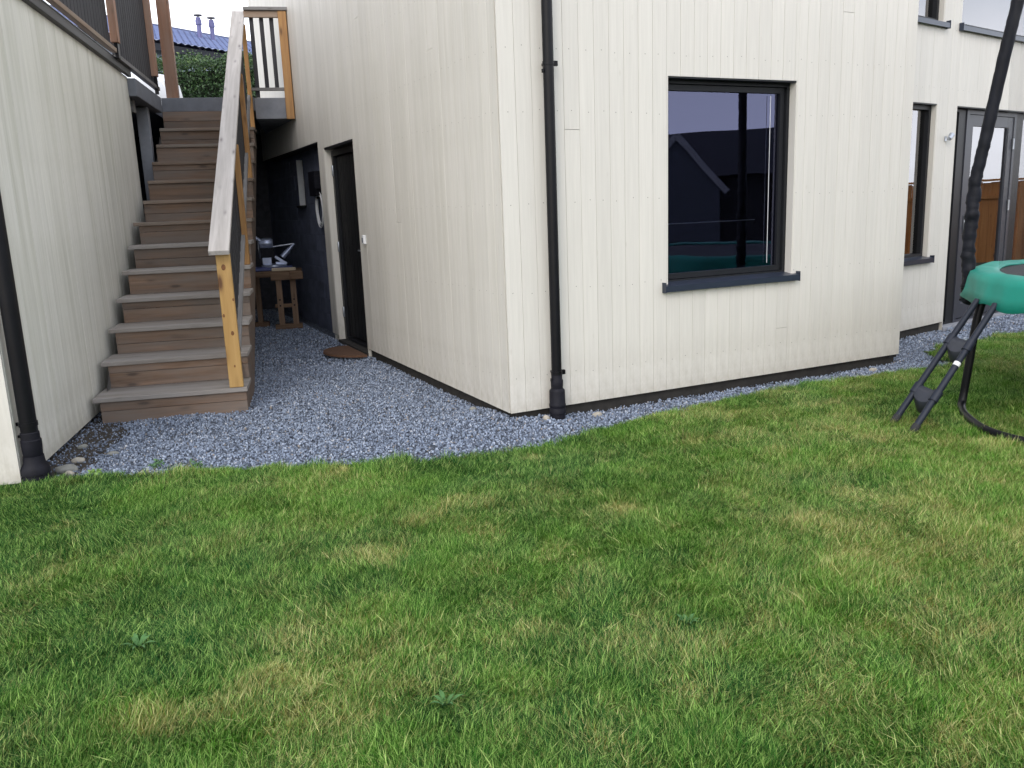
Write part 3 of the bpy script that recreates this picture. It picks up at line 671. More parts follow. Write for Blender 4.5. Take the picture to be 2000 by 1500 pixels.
for s in (-1, 1):
    obj('side_window', bx(-1.2, -.1, s * .80 - .02, s * .80 + .02, 1.0, 1.33, .01), 'carglass', car)
    obj('headlight', bx(1.60, 1.80, s * .68 - .13, s * .68 + .13, .60, .72, .02), 'headlamp', car)
    obj('mirror', bx(.28, .42, s * .97 - .09, s * .97 + .09, .98, 1.10, .02), 'blackmatt', car)
    for xw in (-1.35, 1.28):
        wb = lathe([(.22, -.1), (.31, -.1), (.32, -.06), (.32, .06), (.31, .1), (.22, .1)], 24); wb.transform(Matrix.Rotation(math.pi / 2, 4, 'X'))
        wh = obj('wheel', wb, 'rubber', car, WM[car.name] @ Matrix.Translation((xw, s * .80, .32)), smooth=True)
        rb = lathe([(.0, -.10), (.21, -.105), (.21, .105), (.0, .10)], 20, cap=False); rb.transform(Matrix.Rotation(math.pi / 2, 4, 'X')); obj('rim', rb, 'galv', wh, smooth=True)

# far house with a tiled roof
fd = Vector((.537, .843, 0)).normalized(); fpn = Vector((fd.y, -fd.x, 0))
FH = frame_m((-11.9, 27.2, 2.95), math.atan2(fd.y, fd.x))
fh = root('far_house', 'pale blue house with a blue-black tiled roof beyond the hedge', 'house', FH)
obj('wall', bx(-4, 14, .9, 7, 0, 4.2), 'siding', fh)
for k in range(20): obj('board', bx(-4, 14, .86, .9, .1 + k * .2, .1 + k * .2 + .185, .004), 'siding', fh)
obj('fascia', bx(-1, 14.4, .30, .36, 3.96, 4.18), 'roofdark', fh)
bm = bmesh.new(); RL, RW, rows_n = 15.6, 4.6, 12; nx = int(RL / .055); y0r, z0r = .22, 4.17; sl = math.tan(R(19))
prev = None
for r_ in range(rows_n):
    for e in (0, 1):
        yv = y0r + (r_ + e) * RW / rows_n; zo = .05 if e == 0 else 0
        ring = [bm.verts.new((-1 + i * .055, yv, z0r + (yv - y0r) * sl + zo + .065 * abs(math.sin(math.pi * (-1 + i * .055) / .275)) ** .7 )) for i in range(nx + 1)]
        if prev:
            for i in range(nx): bm.faces.new((prev[i], prev[i + 1], ring[i + 1], ring[i]))
        prev = ring
rf = obj('roof', bm, 'rooftile_rows', fh, smooth='all')
obj('roof_underside', bx(-1, 14.6, .36, 7.6, 4.08, 4.14), 'roofdark', fh)
obj('ridge', tube([(-1, y0r + RW, z0r + RW * sl + .05), (14.6, y0r + RW, z0r + RW * sl + .05)], .09, 8), 'rooftile', fh)
bm = bmesh.new(); a = [bm.verts.new(p) for p in ((-1, y0r + RW, z0r + RW * sl), (14.6, y0r + RW, z0r + RW * sl), (14.6, y0r + 2 * RW, z0r), (-1, y0r + 2 * RW, z0r))]; bm.faces.new(a); obj('roof', bm, 'rooftile', fh)
for q in range(2):
    cx = 6.0 if q == 0 else 6.6
    ch = obj('chimney_pipe', lathe([(.085, -.6), (.085, .35), (.115, .36), (.115, .52), (.095, .53), (.095, .62)], 16), m_plain('blue_chimney', (.10, .10, .24), .4), fh,
             FH @ Matrix.Translation((cx, 3.1, z0r + 2.9 * sl + .18)), smooth=True)
    obj('cap', lathe([(.03, .62), (.03, .68), (.16, .68), (.15, .72)], 16), 'greywood', ch, smooth=True)

# ---------------------------------------------------------------- things on and round the house
def downspout(F, sx, off, r, rc, top, zc, name_label, o):
    d = root('downspout', name_label, 'drainpipe', F @ Matrix.Translation((sx, o * (TH + off + r), 0)))
    obj('pipe', lathe([(r, .30), (r, top)], 28), 'black', d, smooth=True)
    obj('collar', lathe([(r * 1.0, .20), (r * 1.12, .215), (r * 1.22, .26), (r * 1.22, .29), (r * 1.08, .30), (r * 1.08, .345), (r, .347)], 28), 'blackmatt', d, smooth=True)
    obj('ground_coupling', lathe([(rc * .9, -.06), (rc * .96, .05), (rc * 1.04, .055), (rc * 1.04, .085), (rc * .99, .09), (rc * .99, .10), (rc * 1.05, .105), (rc * 1.05, .12), (rc, .125), (rc * .98, .212), (rc * .94, .222), (r * 1.15, .235), (r, .24)], 32), 'blackmatt', d, smooth=True)
    for z in zc:
        cb = lathe([(r + .004, z - .012), (r + .004, z + .012)], 24); bx(r + .002, r + .03, -.012, .012, z - .016, z + .016, .002, cb); bx(-.012, .012, (-o * (off + r)) if o > 0 else r, -r if o > 0 else off + r, z - .008, z + .008, 0, cb)
        bx(-r - .012, -r - .002, -.01, .01, z - .06, z - .035, .002, cb)
        c_ = obj('clamp', cb, 'black', d, smooth=True)
    return d
downspout(FB, .312, .035, .036, .057, TOP, (.345, 2.41, 4.4), 'black round downspout by the corner of the house front', -1)
dsl = root('downspout', 'black downspout at the front corner of the left side building', 'drainpipe', Matrix.Translation((-2.845, 4.80, -.02)))
r, rc = .047, .074
obj('pipe', lathe([(r, .28), (r, 3.0)], 28), 'black', dsl, smooth=True)
obj('collar', lathe([(r, .18), (r * 1.12, .19), (r * 1.2, .25), (r * 1.2, .285), (r * 1.1, .29), (r * 1.1, .33), (r, .335)], 28), 'blackmatt', dsl, smooth=True)
obj('ground_coupling', lathe([(rc * .93, -.06), (rc * .95, .035), (rc * 1.08, .04), (rc * 1.08, .062), (rc * 1.0, .066), (rc * 1.0, .078), (rc * 1.08, .082), (rc * 1.08, .108), (rc * .98, .125), (r * 1.28, .148), (r * 1.2, .19)], 32), 'blackmatt', dsl, smooth=True)
bm = lathe([(r + .005, .37), (r + .005, .395)], 24); bx(-r - .04, -r, -.01, .01, .372, .392, .003, bm); bx(-r - .035, -r, -.01, .01, .30, .315, .003, bm); obj('clamp', bm, 'black', dsl, smooth=True)

lm = root('wall_lamp', 'small grey spotlight on the wall between slit window and terrace door', 'lamp', FC @ Matrix.Translation((.70, -TH, 2.03)) @ Matrix.Scale(.62, 4))
obj('base', bx(-.025, .025, -.02, 0, -.05, .03, .004), 'galv', lm)
lb = lathe([(.02, -.07), (.035, -.06), (.045, .05), (.04, .055)], 16); lb.transform(Matrix.Translation((.03, -.08, .02)) @ Matrix.Rotation(R(50), 4, 'Y')); obj('lamp_head', lb, 'galv', lm, smooth=True)
db_ = root('doorbell', 'small pale switch box on the side wall right of the black door', 'switch', FA @ Matrix.Translation((3.255, TH, 1.23)))
obj('base', bx(-.03, .03, 0, .03, -.045, .045, .005), 'white', db_); obj('button', bx(-.015, .015, .03, .038, -.03, .02, .002), 'concrete', db_)
mb = root('meter_box', 'black box on the block wall above the coiled hose', 'box', FA @ Matrix.Translation((5.75, -.16, 1.88)))
obj('box', bx(-.17, .17, .0, .10, -.15, .15, .004), 'blackmatt', mb); obj('lid', bx(-.24, -.17, .0, .12, -.07, .09, .004), 'blackmatt', mb)
hs = root('garden_hose', 'white hose coiled in a ring on the dark block wall', 'hose', FA @ Matrix.Translation((5.66, -.155, 1.56)))
bm = bmesh.new()
for k in range(4):
    rr = .14 + .014 * k; tube([(rr * math.cos(a_ / 28 * 6.283), .03 + .012 * (k % 2) + .004 * random.random(), 1.25 * rr * math.sin(a_ / 28 * 6.283)) for a_ in range(28)], .007, 8, bm, closed=True)
obj('coil', bm, 'white', hs, smooth=True); obj('hook', bx(-.012, .012, 0, .07, .13, .16, .002), 'black', hs)
# half round doormat
bm = bmesh.new(); n = 28; pts = [(.40 * math.cos(math.pi * i / n), .36 * math.sin(math.pi * i / n)) for i in range(n + 1)]
lo = [bm.verts.new((x, y, 0)) for x, y in pts]; hi = [bm.verts.new((x * .985, y * .985, .022)) for x, y in pts]
bm.faces.new(hi); bm.faces.new(lo[::-1])
for i in range(n + 1): bm.faces.new((lo[i], lo[(i + 1) % (n + 1)], hi[(i + 1) % (n + 1)], hi[i]))
obj('doormat', bm, 'coir', None, FA @ Matrix.Translation((3.72, .075, .012)) @ Matrix.Rotation(R(2), 4, 'X'), label='half-round brown coir mat on the gravel before the black door', cat='doormat')

# workbench under the landing
FW2 = frame_m((-2.876, 11.384, 0), AX)
wbn = root('workbench', 'brown wooden workbench under the landing at the end of the gravel passage', 'workbench', FW2)
obj('top', bx(-.80, .10, 0.0, .60, .70, .775, .006), 'bench', wbn); obj('apron', bx(-.30, .085, -.02, .0, .655, .755, .004), 'bench', wbn); obj('vise', bx(-.05, .12, -.075, -.02, .66, .765, .008), 'bench', wbn)
for x in (-.245, -.06): obj('leg', bx(x, x + .075, .03, .09, .05, .70, .004), 'bench_leg', wbn)
for x in (-.75, -.55): obj('leg', bx(x, x + .07, .45, .52, .05, .70, .004), 'bench_leg', wbn)
obj('foot_rail', bx(-.30, .06, .0, .12, -.01, .055, .004), 'bench', wbn); obj('foot_rail', bx(-.80, -.40, .42, .55, -.01, .05, .004), 'bench', wbn); obj('stretcher', bx(-.28, .02, .05, .08, .28, .33, .003), 'bench', wbn)
for x in (-.21, -.025):
    for z in (.31, .39):
        b2 = lathe([(.012, 0), (.012, .012)], 10); b2.transform(Matrix.Translation((x, .03, z)) @ Matrix.Rotation(math.pi / 2, 4, 'X')); obj('bolt', b2, 'black', wbn)
obj('wood_plank', bx(-.28, .03, .02, .12, .777, .815, .003), 'plank', None, FW2, label='short pale pine offcut lying on the front edge of the workbench', cat='plank')
saw = root('mitre_saw', 'blue and silver mitre saw standing on the workbench', 'saw', FW2 @ Matrix.Translation((-.26, .28, .776)) @ Matrix.Scale(1.22, 4))
obj('base', bx(-.24, .20, -.12, .12, 0, .04, .008), 'blue', saw)
obj('turntable', lathe([(.13, .04), (.13, .06), (.11, .065)], 24), 'alu', saw, smooth=True)
bm = bx(-.12, -.02, .02, .05, .04, .14, .004); bx(.02, .14, .02, .05, .04, .09, .004, bm); beam((.14, .035, .06), (.02, .035, .15), .03, .03, bm=bm); obj('fence', bm, 'alu', saw)
bl = lathe([(.0, -.002), (.11, -.002), (.11, .002), (.0, .002)], 32, cap=False); bl.transform(Matrix.Translation((-.14, .0, .24)) @ Matrix.Rotation(math.pi / 2, 4, 'Y')); obj('blade', bl, 'galv', saw)
bm = tube([(-.30, .0, .25), (-.27, .0, .34), (-.18, .0, .37), (-.12, .0, .33), (-.10, .0, .26)], .022, 10); obj('guard', bm, 'alu', saw, smooth=True)
mo = lathe([(.0, -.07), (.05, -.07), (.055, -.02), (.055, .05), (.04, .07), (.0, .07)], 20, cap=False); mo.transform(Matrix.Translation((-.06, .02, .30)) @ Matrix.Rotation(math.pi / 2, 4, 'Y')); obj('motor', mo, 'alu', saw, smooth=True)
obj('slide_rail', tube([(-.05, .05, .25), (.24, .05, .28)], .009, 8), 'galv', saw, smooth=True)
bm = tube([(.24, .05, .28), (.16, .05, .20), (.10, .05, .14)], [.012, .028, .034], 10); obj('arm', bm, 'alu', saw, smooth=True)
obj('work_lamp', lathe([(.02, 0), (.05, .05), (.05, .06)], 16), 'alu', saw, WM[saw.name] @ Matrix.Translation((-.30, -.04, .13)), smooth=True)

# ---------------------------------------------------------------- trampoline
RT = 1.48; RO = 1.585; TC = Vector((4.69, 5.40, 0)); a0 = math.atan2(5.668 - TC.y, 3.157 - TC.x)
tr_ = root('trampoline', 'round trampoline with teal padded rim and black enclosure poles', 'trampoline', Matrix.Translation(TC))
def P(a, r, z): return Vector((r * math.cos(a), r * math.sin(a), z))
obj('ring', tube([P(2 * math.pi * i / 60, RT, .89) for i in range(60)], .024, 10, closed=True), 'black', tr_, smooth=True)
bm = bmesh.new(); prev = None; n = 240; rings = []
for i in range(n):
    a = 2 * math.pi * i / n; row = []
    wv_ = nz(math.cos(a) * 3, math.sin(a) * 3, 2.0); w2 = nz(math.cos(a) * 5, math.sin(a) * 5, 2.0, 5)
    for (r_, z) in ((RT - .15, .928 + .008 * wv_), (RT - .10, .938 + .012 * w2), (RT - .03, .945 + .012 * wv_), (RT + .035, .925), (RT + .045 + .008 * w2, .88), (RT + .052 + .018 * w2 + .012 * wv_, .81), (RT + .068 + .03 * w2 + .018 * wv_, .74 + .03 * wv_)):
        row.append(bm.verts.new(P(a, r_, z)))
    rings.append(row)
for i in range(n):
    a, b2 = rings[i], rings[(i + 1) % n]
    for k in range(6): bm.faces.new((a[k], b2[k], b2[k + 1], a[k + 1]))
bmesh.ops.recalc_face_normals(bm, faces=bm.faces)
pd = obj('pad', bm, 'teal', tr_, smooth='all'); sm = pd.modifiers.new('s', 'SOLIDIFY'); sm.thickness = .012; sm.offset = -1
bm = lathe([(0, .90), (.6, .90), (RT - .12, .918)], 60, cap=False); obj('mat', bm, 'trampmat', tr_, smooth='all')
a1 = math.atan2(6.125 - TC.y, 3.36 - TC.x)
angs = [a1 + k * math.radians(72) for k in range(5)]
for k in range(3):
    aL, aR = a0 + k * math.radians(120), a0 + k * math.radians(120) + math.radians(44)
    dg = math.radians
    key = [P(aL, 1.475, .84), P(aL, 1.53, .66), P(aL, 1.565, .30), P(aL, RO, .09), P(aL + dg(2.5), RO + .03, .03), P(aL + dg(11), 1.69, .025), P(aL + dg(22), 1.79, .03), P(aL + dg(31), 1.79, .03), P(aL + dg(40), 1.68, .025), P(aR - dg(1.5), RO + .02, .03), P(aR, RO, .09), P(aR, 1.555, .30), P(aR, 1.52, .66), P(aR, 1.47, .88)]
    pts = []
    for q in range(len(key) - 1):
        k0, k1, k2, k3 = key[max(0, q - 1)], key[q], key[q + 1], key[min(len(key) - 1, q + 2)]
        for u in (0, .25, .5, .75): pts.append(.5 * ((2 * k1) + (k2 - k0) * u + (2 * k0 - 5 * k1 + 4 * k2 - k3) * u * u + (3 * k1 - k0 - 3 * k2 + k3) * u ** 3))
    pts.append(key[-1])
    obj('leg', tube(pts, .027, 12), 'black', tr_, smooth=True)
poles = []
def pole_pts(a, s=1):
    out_ = []
    for (inw, z) in ((.0, .76), (.0, .8), (.003, .86), (-.020, 1.06), (-.014, 1.33), (-.008, 1.56), (.046, 1.885), (.107, 2.29), (.169, 2.655), (.24, 2.95)):
        out_.append(P(a, 1.516 - inw, 1.5 + (z - 1.5) * 1.077))
    return out_
for a in angs:
    base = pole_pts(a); fine = []
    for p, q in zip(base, base[1:]):
        for k in range(14): fine.append(p.lerp(q, k / 14) + Vector((random.uniform(-1, 1), random.uniform(-1, 1), 0)) * .0035 * (p.z < 1.6))
    fine.append(base[-1]); rad = []
    for i, p in enumerate(fine):
        bunch = max(0, min(1, (1.62 - p.z) / .25)); rad.append(.040 + .006 * bunch + (.0045 * bunch + .0012) * (noise.noise(Vector((p.z * 17, a, 0))) + .8 * noise.noise(Vector((p.z * 45, a, 5)))))
    pb = tube(fine, rad, 20)
    for v in pb.verts:
        am = .012 if v.co.z < 1.6 else .003
        n_ = noise.noise(Vector((v.co.x * 9 + a, v.co.y * 9, v.co.z * 22))); v.co += Vector((n_, noise.noise(v.co * 14), 0)) * am
    obj('enclosure_pole', pb, 'foam', tr_, smooth='all')
rt = [P(2 * math.pi * i / 72, RT - .22, 2.66) for i in range(72)]
RTOP = 1.375
rtop = [P(2 * math.pi * i / 72, RTOP, 2.93) for i in range(72)]
obj('top_ring', tube(rtop, .012, 8, closed=True), 'black', tr_, smooth=True)
bm = bmesh.new(); uv = bm.loops.layers.uv.new('UVMap'); n = 72
lo = [bm.verts.new(P(2 * math.pi * i / n, RT - .145, .88)) for i in range(n)]; hi = [bm.verts.new(P(2 * math.pi * i / n, RTOP, 2.91)) for i in range(n)]
for i in range(n):
    f = bm.faces.new((lo[i], lo[(i + 1) % n], hi[(i + 1) % n], hi[i]))
    L_ = 2 * math.pi * RT / n
    for l, (u, v_) in zip(f.loops, ((i * L_, 0), ((i + 1) * L_, 0), ((i + 1) * L_, 2.1), (i * L_, 2.1))): l[uv].uv = (u, v_)
obj('net', bm, 'net', tr_)

ld = root('trampoline_ladder', 'navy two-step metal ladder leaning against the trampoline rim', 'ladder')
fl, fr_ = Vector((2.485, 5.36, -.02)), Vector((2.50, 5.12, -.02)); tl_, tr2 = [TC + (Vector(q) - TC).normalized() * 1.545 + Vector((0, 0, .765)) for q in ((3.11, 5.66, 0), (3.06, 5.40, 0))]
for f_, t_ in ((fl, tl_), (fr_, tr2)):
    pts = [f_.lerp(t_, k / 10) for k in range(11)]
    lr = obj('rail', tube(pts, .021, 12), 'navy', ld, smooth=True)
    obj('foot_cap', tube([f_ - (t_ - f_).normalized() * .01, f_.lerp(t_, .09)], .025, 12), 'rubber', ld, smooth=True)
for k in (.30, .68):
    a, b2 = fl.lerp(tl_, k), fr_.lerp(tr2, k); mid = (a + b2) / 2; fw_ = Vector((-.8, -.5, 0)).normalized()
    sd_ = (b2 - a).normalized(); n_ = 9; bm = bmesh.new(); rowsv = []
    for i in range(n_):
        u = i / (n_ - 1); cc = 4 * u * (1 - u); p = a.lerp(b2, u) 
        back = p + Vector((.03, .02, .015)); front = p - Vector((.045, .03, 0)) * (.35 + .65 * cc) + Vector((0, 0, -.02 - .03 * cc))
        rowsv.append([bm.verts.new(back), bm.verts.new(back.lerp(front, .5) + Vector((0, 0, .012))), bm.verts.new(front), bm.verts.new(front + Vector((.01, .0, -.03 - .045 * cc)))])
    for r1, r2 in zip(rowsv, rowsv[1:]):
        for q in range(3): bm.faces.new((r1[q], r2[q], r2[q + 1], r1[q + 1]))
    bmesh.ops.recalc_face_normals(bm, faces=bm.faces)
    st_ = obj('step', bm, 'step', ld, smooth=True); sm = st_.modifiers.new('s', 'SOLIDIFY'); sm.thickness = .012
    for e, (f_, t_) in ((a, (fl, tl_)), (b2, (fr_, tr2))): 
        d_ = (t_ - f_).normalized(); obj('bracket', tube([e - d_ * .035, e + d_ * .04], .029, 12), 'navy', ld, smooth=True)
e = fr_.lerp(tr2, .53); d_ = (tr2 - fr_).normalized(); obj('sticker', tube([e, e + d_ * .028], .0222, 14), 'white', ld, smooth=True)

# ---------------------------------------------------------------- what the windows mirror: the garden's far side
fnc = root('garden_fence', 'orange-brown board fence along the far side of the garden', 'fence', frame_m((12.5, 6.5, 0), R(80)))
for i in range(100): obj('board', bx(i * .15, i * .15 + .143, 0, .022, .05, 1.62 + .01 * math.sin(i * 2.1), .003), 'fence', fnc)
for i in range(8): obj('post', bx(i * 2.0 - .05, i * 2.0 + .05, .03, .12, -.05, 1.6, .003), 'fence', fnc)
obj('rail', bx(0, 15, .025, .06, 1.3, 1.37, .003), 'fence', fnc); obj('cap', bx(0, 15, -.03, .08, 1.64, 1.68, .003), 'fence', fnc)
FN = frame_m((19, -18, 0), R(68))
nh = root('neighbour_house', 'dark neighbouring house with white gable boards behind the garden', 'house', FN)
obj('wall', bx(-10, 27, -6, 0, -.1, 2.5), 'darksiding', nh)
bm = bmesh.new()
for a in ([(-10.4, .5, 2.3), (27.4, .5, 2.3), (27.4, -3, 4.1), (-10.4, -3, 4.1)], [(-10.4, -6.5, 2.3), (27.4, -6.5, 2.3), (27.4, -3, 4.1), (-10.4, -3, 4.1)]): bm.faces.new([bm.verts.new(p) for p in a])
obj('roof', bm, 'roofdark', nh)
bm = bmesh.new(); bm.faces.new([bm.verts.new(p) for p in ((12.1, .9, 0), (15.3, .9, 0), (15.3, .9, 1.9), (13.7, .9, 3.65), (12.1, .9, 1.9))]); obj('gable_wall', bm, M['gablegrey'], nh)
for s in (-1, 1): obj('bargeboard', beam((13.7, .95, 3.75), (13.7 + s * 1.85, .95, 1.72), .05, .2), 'whitetrim', nh)
for x in (1.5, 4.5, 17): obj('window', bx(x, x + 1.2, -.02, .03, 1.0, 2.1, .004), 'carglass', nh)

# ---------------------------------------------------------------- scattered instances
def ng_scatter(name, coll):
    g = bpy.data.node_groups.new(name, 'GeometryNodeTree')
    g.interface.new_socket('Geometry', in_out='INPUT', socket_type='NodeSocketGeometry'); g.interface.new_socket('Geometry', in_out='OUTPUT', socket_type='NodeSocketGeometry')
    n = g.nodes; gi = n.new('NodeGroupInput'); go = n.new('NodeGroupOutput'); ip = n.new('GeometryNodeInstanceOnPoints'); ci = n.new('GeometryNodeCollectionInfo')
    ci.inputs[0].default_value = coll; ci.inputs['Separate Children'].default_value = True; ci.inputs['Reset Children'].default_value = True
    def na(nm, ty): a = n.new('GeometryNodeInputNamedAttribute'); a.data_type = ty; a.inputs[0].default_value = nm; return a.outputs[0]
    L = g.links.new; L(gi.outputs[0], ip.inputs['Points']); L(ci.outputs[0], ip.inputs['Instance']); ip.inputs['Pick Instance'].default_value = True
    L(na('idx', 'INT'), ip.inputs['Instance Index']); L(na('rot', 'FLOAT_VECTOR'), ip.inputs['Rotation']); L(na('scl', 'FLOAT_VECTOR'), ip.inputs['Scale']); L(ip.outputs[0], go.inputs[0]); return g
def scatter(name, pts, rots, scls, idxs, attrs, srcs, parent=None, **kw):
    coll = bpy.data.collections.new(name + '_pieces')
    for s in srcs: coll.objects.link(s)
    me = bpy.data.meshes.new(name); me.from_pydata(pts, [], [])
    def at(nm, ty, key, vals):
        a = me.attributes.new(nm, ty, 'POINT'); a.data.foreach_set(key, vals)
    at('rot', 'FLOAT_VECTOR', 'vector', [c for r_ in rots for c in r_]); at('scl', 'FLOAT_VECTOR', 'vector', [c for s in scls for c in s]); at('idx', 'INT', 'value', idxs)
    for k, v in attrs.items(): at(k, 'FLOAT', 'value', v)
    o = obj(name, me, None, parent, **kw); md = o.modifiers.new('scatter', 'NODES'); md.node_group = ng_scatter(name, coll); return o
# grass clumps
srcs = []
for k in range(10):
    rg = random.Random(50 + k); vs, fs, cs = [], [], []
    for _ in range(170):
        r_ = .075 * math.sqrt(rg.random()); a = rg.random() * 6.283; bxp, byp = r_ * math.cos(a), r_ * math.sin(a)
        h_ = rg.uniform(.014, .042) * (1.35 if rg.random() < .07 else 1); wd = rg.uniform(.0007, .0016); dr = rg.gauss(0, 1.0); lean = rg.uniform(.2, 1.25) * h_ * (1.8 if rg.random() < .12 else 1)
        dx_, dy_ = math.cos(dr), math.sin(dr); fa = dr + math.pi / 2 + rg.uniform(-.7, .7); sx, sy = math.cos(fa) * wd, math.sin(fa) * wd
        cv = (max(0, min(1, rg.gauss(.46, .33))), rg.random() ** 1.4 * .72); b0 = len(vs)
        for tt, wf in ((0, 1), (.5, .9)):
            px, py, pz = bxp + dx_ * lean * tt * tt, byp + dy_ * lean * tt * tt, h_ * (tt - .18 * tt * tt) - .004
            vs += [(px - sx * wf, py - sy * wf, pz), (px + sx * wf, py + sy * wf, pz)]; cs += [(cv[0], cv[1], tt, 1)] * 2
        vs.append((bxp + dx_ * lean, byp + dy_ * lean, h_ * .82)); cs.append((cv[0], cv[1], 1, 1))
        fs += [(b0, b0 + 1, b0 + 3, b0 + 2), (b0 + 2, b0 + 3, b0 + 4)]
    me = bpy.data.meshes.new('grass_clump'); me.from_pydata(vs, [], fs); ca = me.color_attributes.new('bv', 'FLOAT_COLOR', 'POINT'); ca.data.foreach_set('color', [c for q in cs for c in q])
    me.materials.append(M['grass']); srcs.append(bpy.data.objects.new('grass_clump', me))
PATCH = [(-.57, 3.49, .12, .8), (-.66, 3.40, .10, .6), (-.93, 2.38, .10, 1.1), (-.85, 2.48, .07, 1.1), (-.77, 2.78, .28, .35), (-.47, 2.46, .12, .8), (-.50, 2.4, .25, .4), (-1.02, 3.0, .2, .3), (.87, 2.73, .12, .6), (.93, 2.23, .14, .6), (.23, 2.64, .12, .6), (-.04, 2.69, .08, .5),
         (-.41, 3.97, .2, .3), (.73, 3.92, .22, .3), (1.32, 3.72, .2, .35), (.83, 3.3, .2, .3), (1.41, 5.8, .3, .3), (1.86, 3.21, .5, .3), (1.82, 3.8, .5, .3), (.75, 2.56, .3, .2), (-1.23, 4.29, .12, .3), (.5, 4.9, .2, .3), (3.9, 7.95, .12, .6), (3.0, 6.7, .3, .25), (2.2, 5.2, .5, .25), (-2.3, 4.86, .05, .5)]
GREENS = [(-2.48, 4.27, .5, .5), (-1.35, 2.75, .3, .6), (-.24, 2.31, .15, .7), (.59, 2.74, .08, .5), (-.3, 4.7, .3, .4), (.44, 4.7, .3, .3), (-1.4, 3.2, .3, .3), (3.3, 5.9, .5, .6), (1.7, 6.0, .25, .3), (-1.0, 2.1, .25, .35)]
rp_ = random.Random(77)
PATCH = [(a, b_, c_ * .75, d_) for a, b_, c_, d_ in PATCH] + [(rp_.uniform(-3, 3.5), rp_.uniform(1.9, 6.2), rp_.uniform(.025, .07), rp_.uniform(.5, 1.3)) for _ in range(130)]
def visible_zone(x, y): return y > .9 and abs(x - .08 * y) < .66 * y + 1.3 and y < 12
pts, rots, scls, idxs, dry, hue = [], [], [], [], [], []
rg = random.Random(3)
for _ in range(200000):
    x, y = rg.uniform(-5.5, 9), rg.uniform(.9, 11)
    if not visible_zone(x, y) or not on_lawn(x, y): continue
    dens = 1.0 if y < 4.5 else (.62 if y < 7.5 else .38)
    if rg.random() > dens * (.62 + .30 * (.5 + .5 * nz(x, y, 11, 91))): continue
    if len(pts) > 26000: break
    n1 = .5 + .5 * nz(x, y, .9, 3) ; n2 = .5 + .5 * nz(x, y, 3.2, 7); n3 = .5 + .5 * nz(x, y, 9, 11)
    n4 = .5 + .5 * nz(x, y, 20, 71)
    dv = -.70 + .26 * n1 + .50 * n2 + .58 * n3 + .40 * n4 + .10 * (x > 1) - .04
    wx, wy = x + .10 * nz(x, y, 5, 61) + .05 * nz(x, y, 14, 62), y + .10 * nz(x, y, 5, 63) + .05 * nz(x, y, 14, 64)
    for (px, py, pr_, am) in PATCH:
        q = ((wx - px) ** 2 + (wy - py) ** 2) / pr_ ** 2
        if q < 5: dv += am * .52 * math.exp(-q)
    gv = .45 + .75 * nz(x, y, 1.4, 21) + .75 * nz(x, y, 5, 31) + .55 * nz(x, y, 13, 51) + .12 * (x - .3) * .5
    for (px, py, pr_, am) in GREENS:
        q = ((x - px) ** 2 + (y - py) ** 2) / pr_ ** 2
        if q < 5: dv -= am * .5 * math.exp(-q); gv -= am * .8 * math.exp(-q)
    s = rg.uniform(.7, 1.3) * (1 + .3 * nz(x, y, 2.4, 41) + .55 * nz(x, y, 9, 42) + .3 * nz(x, y, 18, 43)) * (1 - .35 * max(0, min(1, dv - .4)))
    pts.append((x, y, lawn_z(x, y) - .003)); rots.append((rg.uniform(-.15, .15), rg.uniform(-.15, .15), 4.5 * nz(x, y, 1.6, 81) + 3 * nz(x, y, 6, 82) + rg.gauss(0, 1.0))); scls.append((1, 1, max(.35, s))); idxs.append(rg.randrange(10)); dry.append(max(0, min(1, dv))); hue.append(max(0, min(1, gv)))
print('grass clumps', len(pts))
scatter('grass', pts, rots, scls, idxs, {'dry': dry, 'hue': hue}, srcs, kind='stuff')['label'] = 'short uneven lawn grass, green with straw-yellow patches'
# gravel stones
srcs = []
for k in range(8):
    rg = random.Random(90 + k); bm = bmesh.new(); bmesh.ops.create_icosphere(bm, subdivisions=1, radius=1); st = Vector((rg.uniform(.75, 1.2), rg.uniform(.7, 1.0), rg.uniform(.45, .75)))
    for v in bm.verts: v.co = Vector((v.co.x * st.x, v.co.y * st.y, v.co.z * st.z)) * rg.uniform(.72, 1.15)
    me = bpy.data.meshes.new('gravel_piece'); bm.to_mesh(me); bm.free(); me.materials.append(M['gstone']); srcs.append(bpy.data.objects.new('gravel_piece', me))
iA, iB, iL, iC = FA.inverted(), FB.inverted(), FL.inverted(), FC.inverted()
def gravel_ok(x, y):
    if on_lawn(x, y): return False
    p = Vector((x, y, 0)); a = iA @ p; b_ = iB @ p; l = iL @ p; c_ = iC @ p
    if l.x > -.02 and l.x < 4.7 and l.y > .02: return False
    if x < -2.9 and y > 4.85 and l.y > .02 : return l.x > 4.7 and l.y < 1
    if a.x > 0 and a.y < -.01 and b_.y > .01 and c_.y > .01: return False
    if b_.x > 3.8: return c_.y < .02
    if b_.y > .012 and a.y < -.012: return False
    return True
pts, rots, scls, idxs, dry = [], [], [], [], []; rg = random.Random(5)
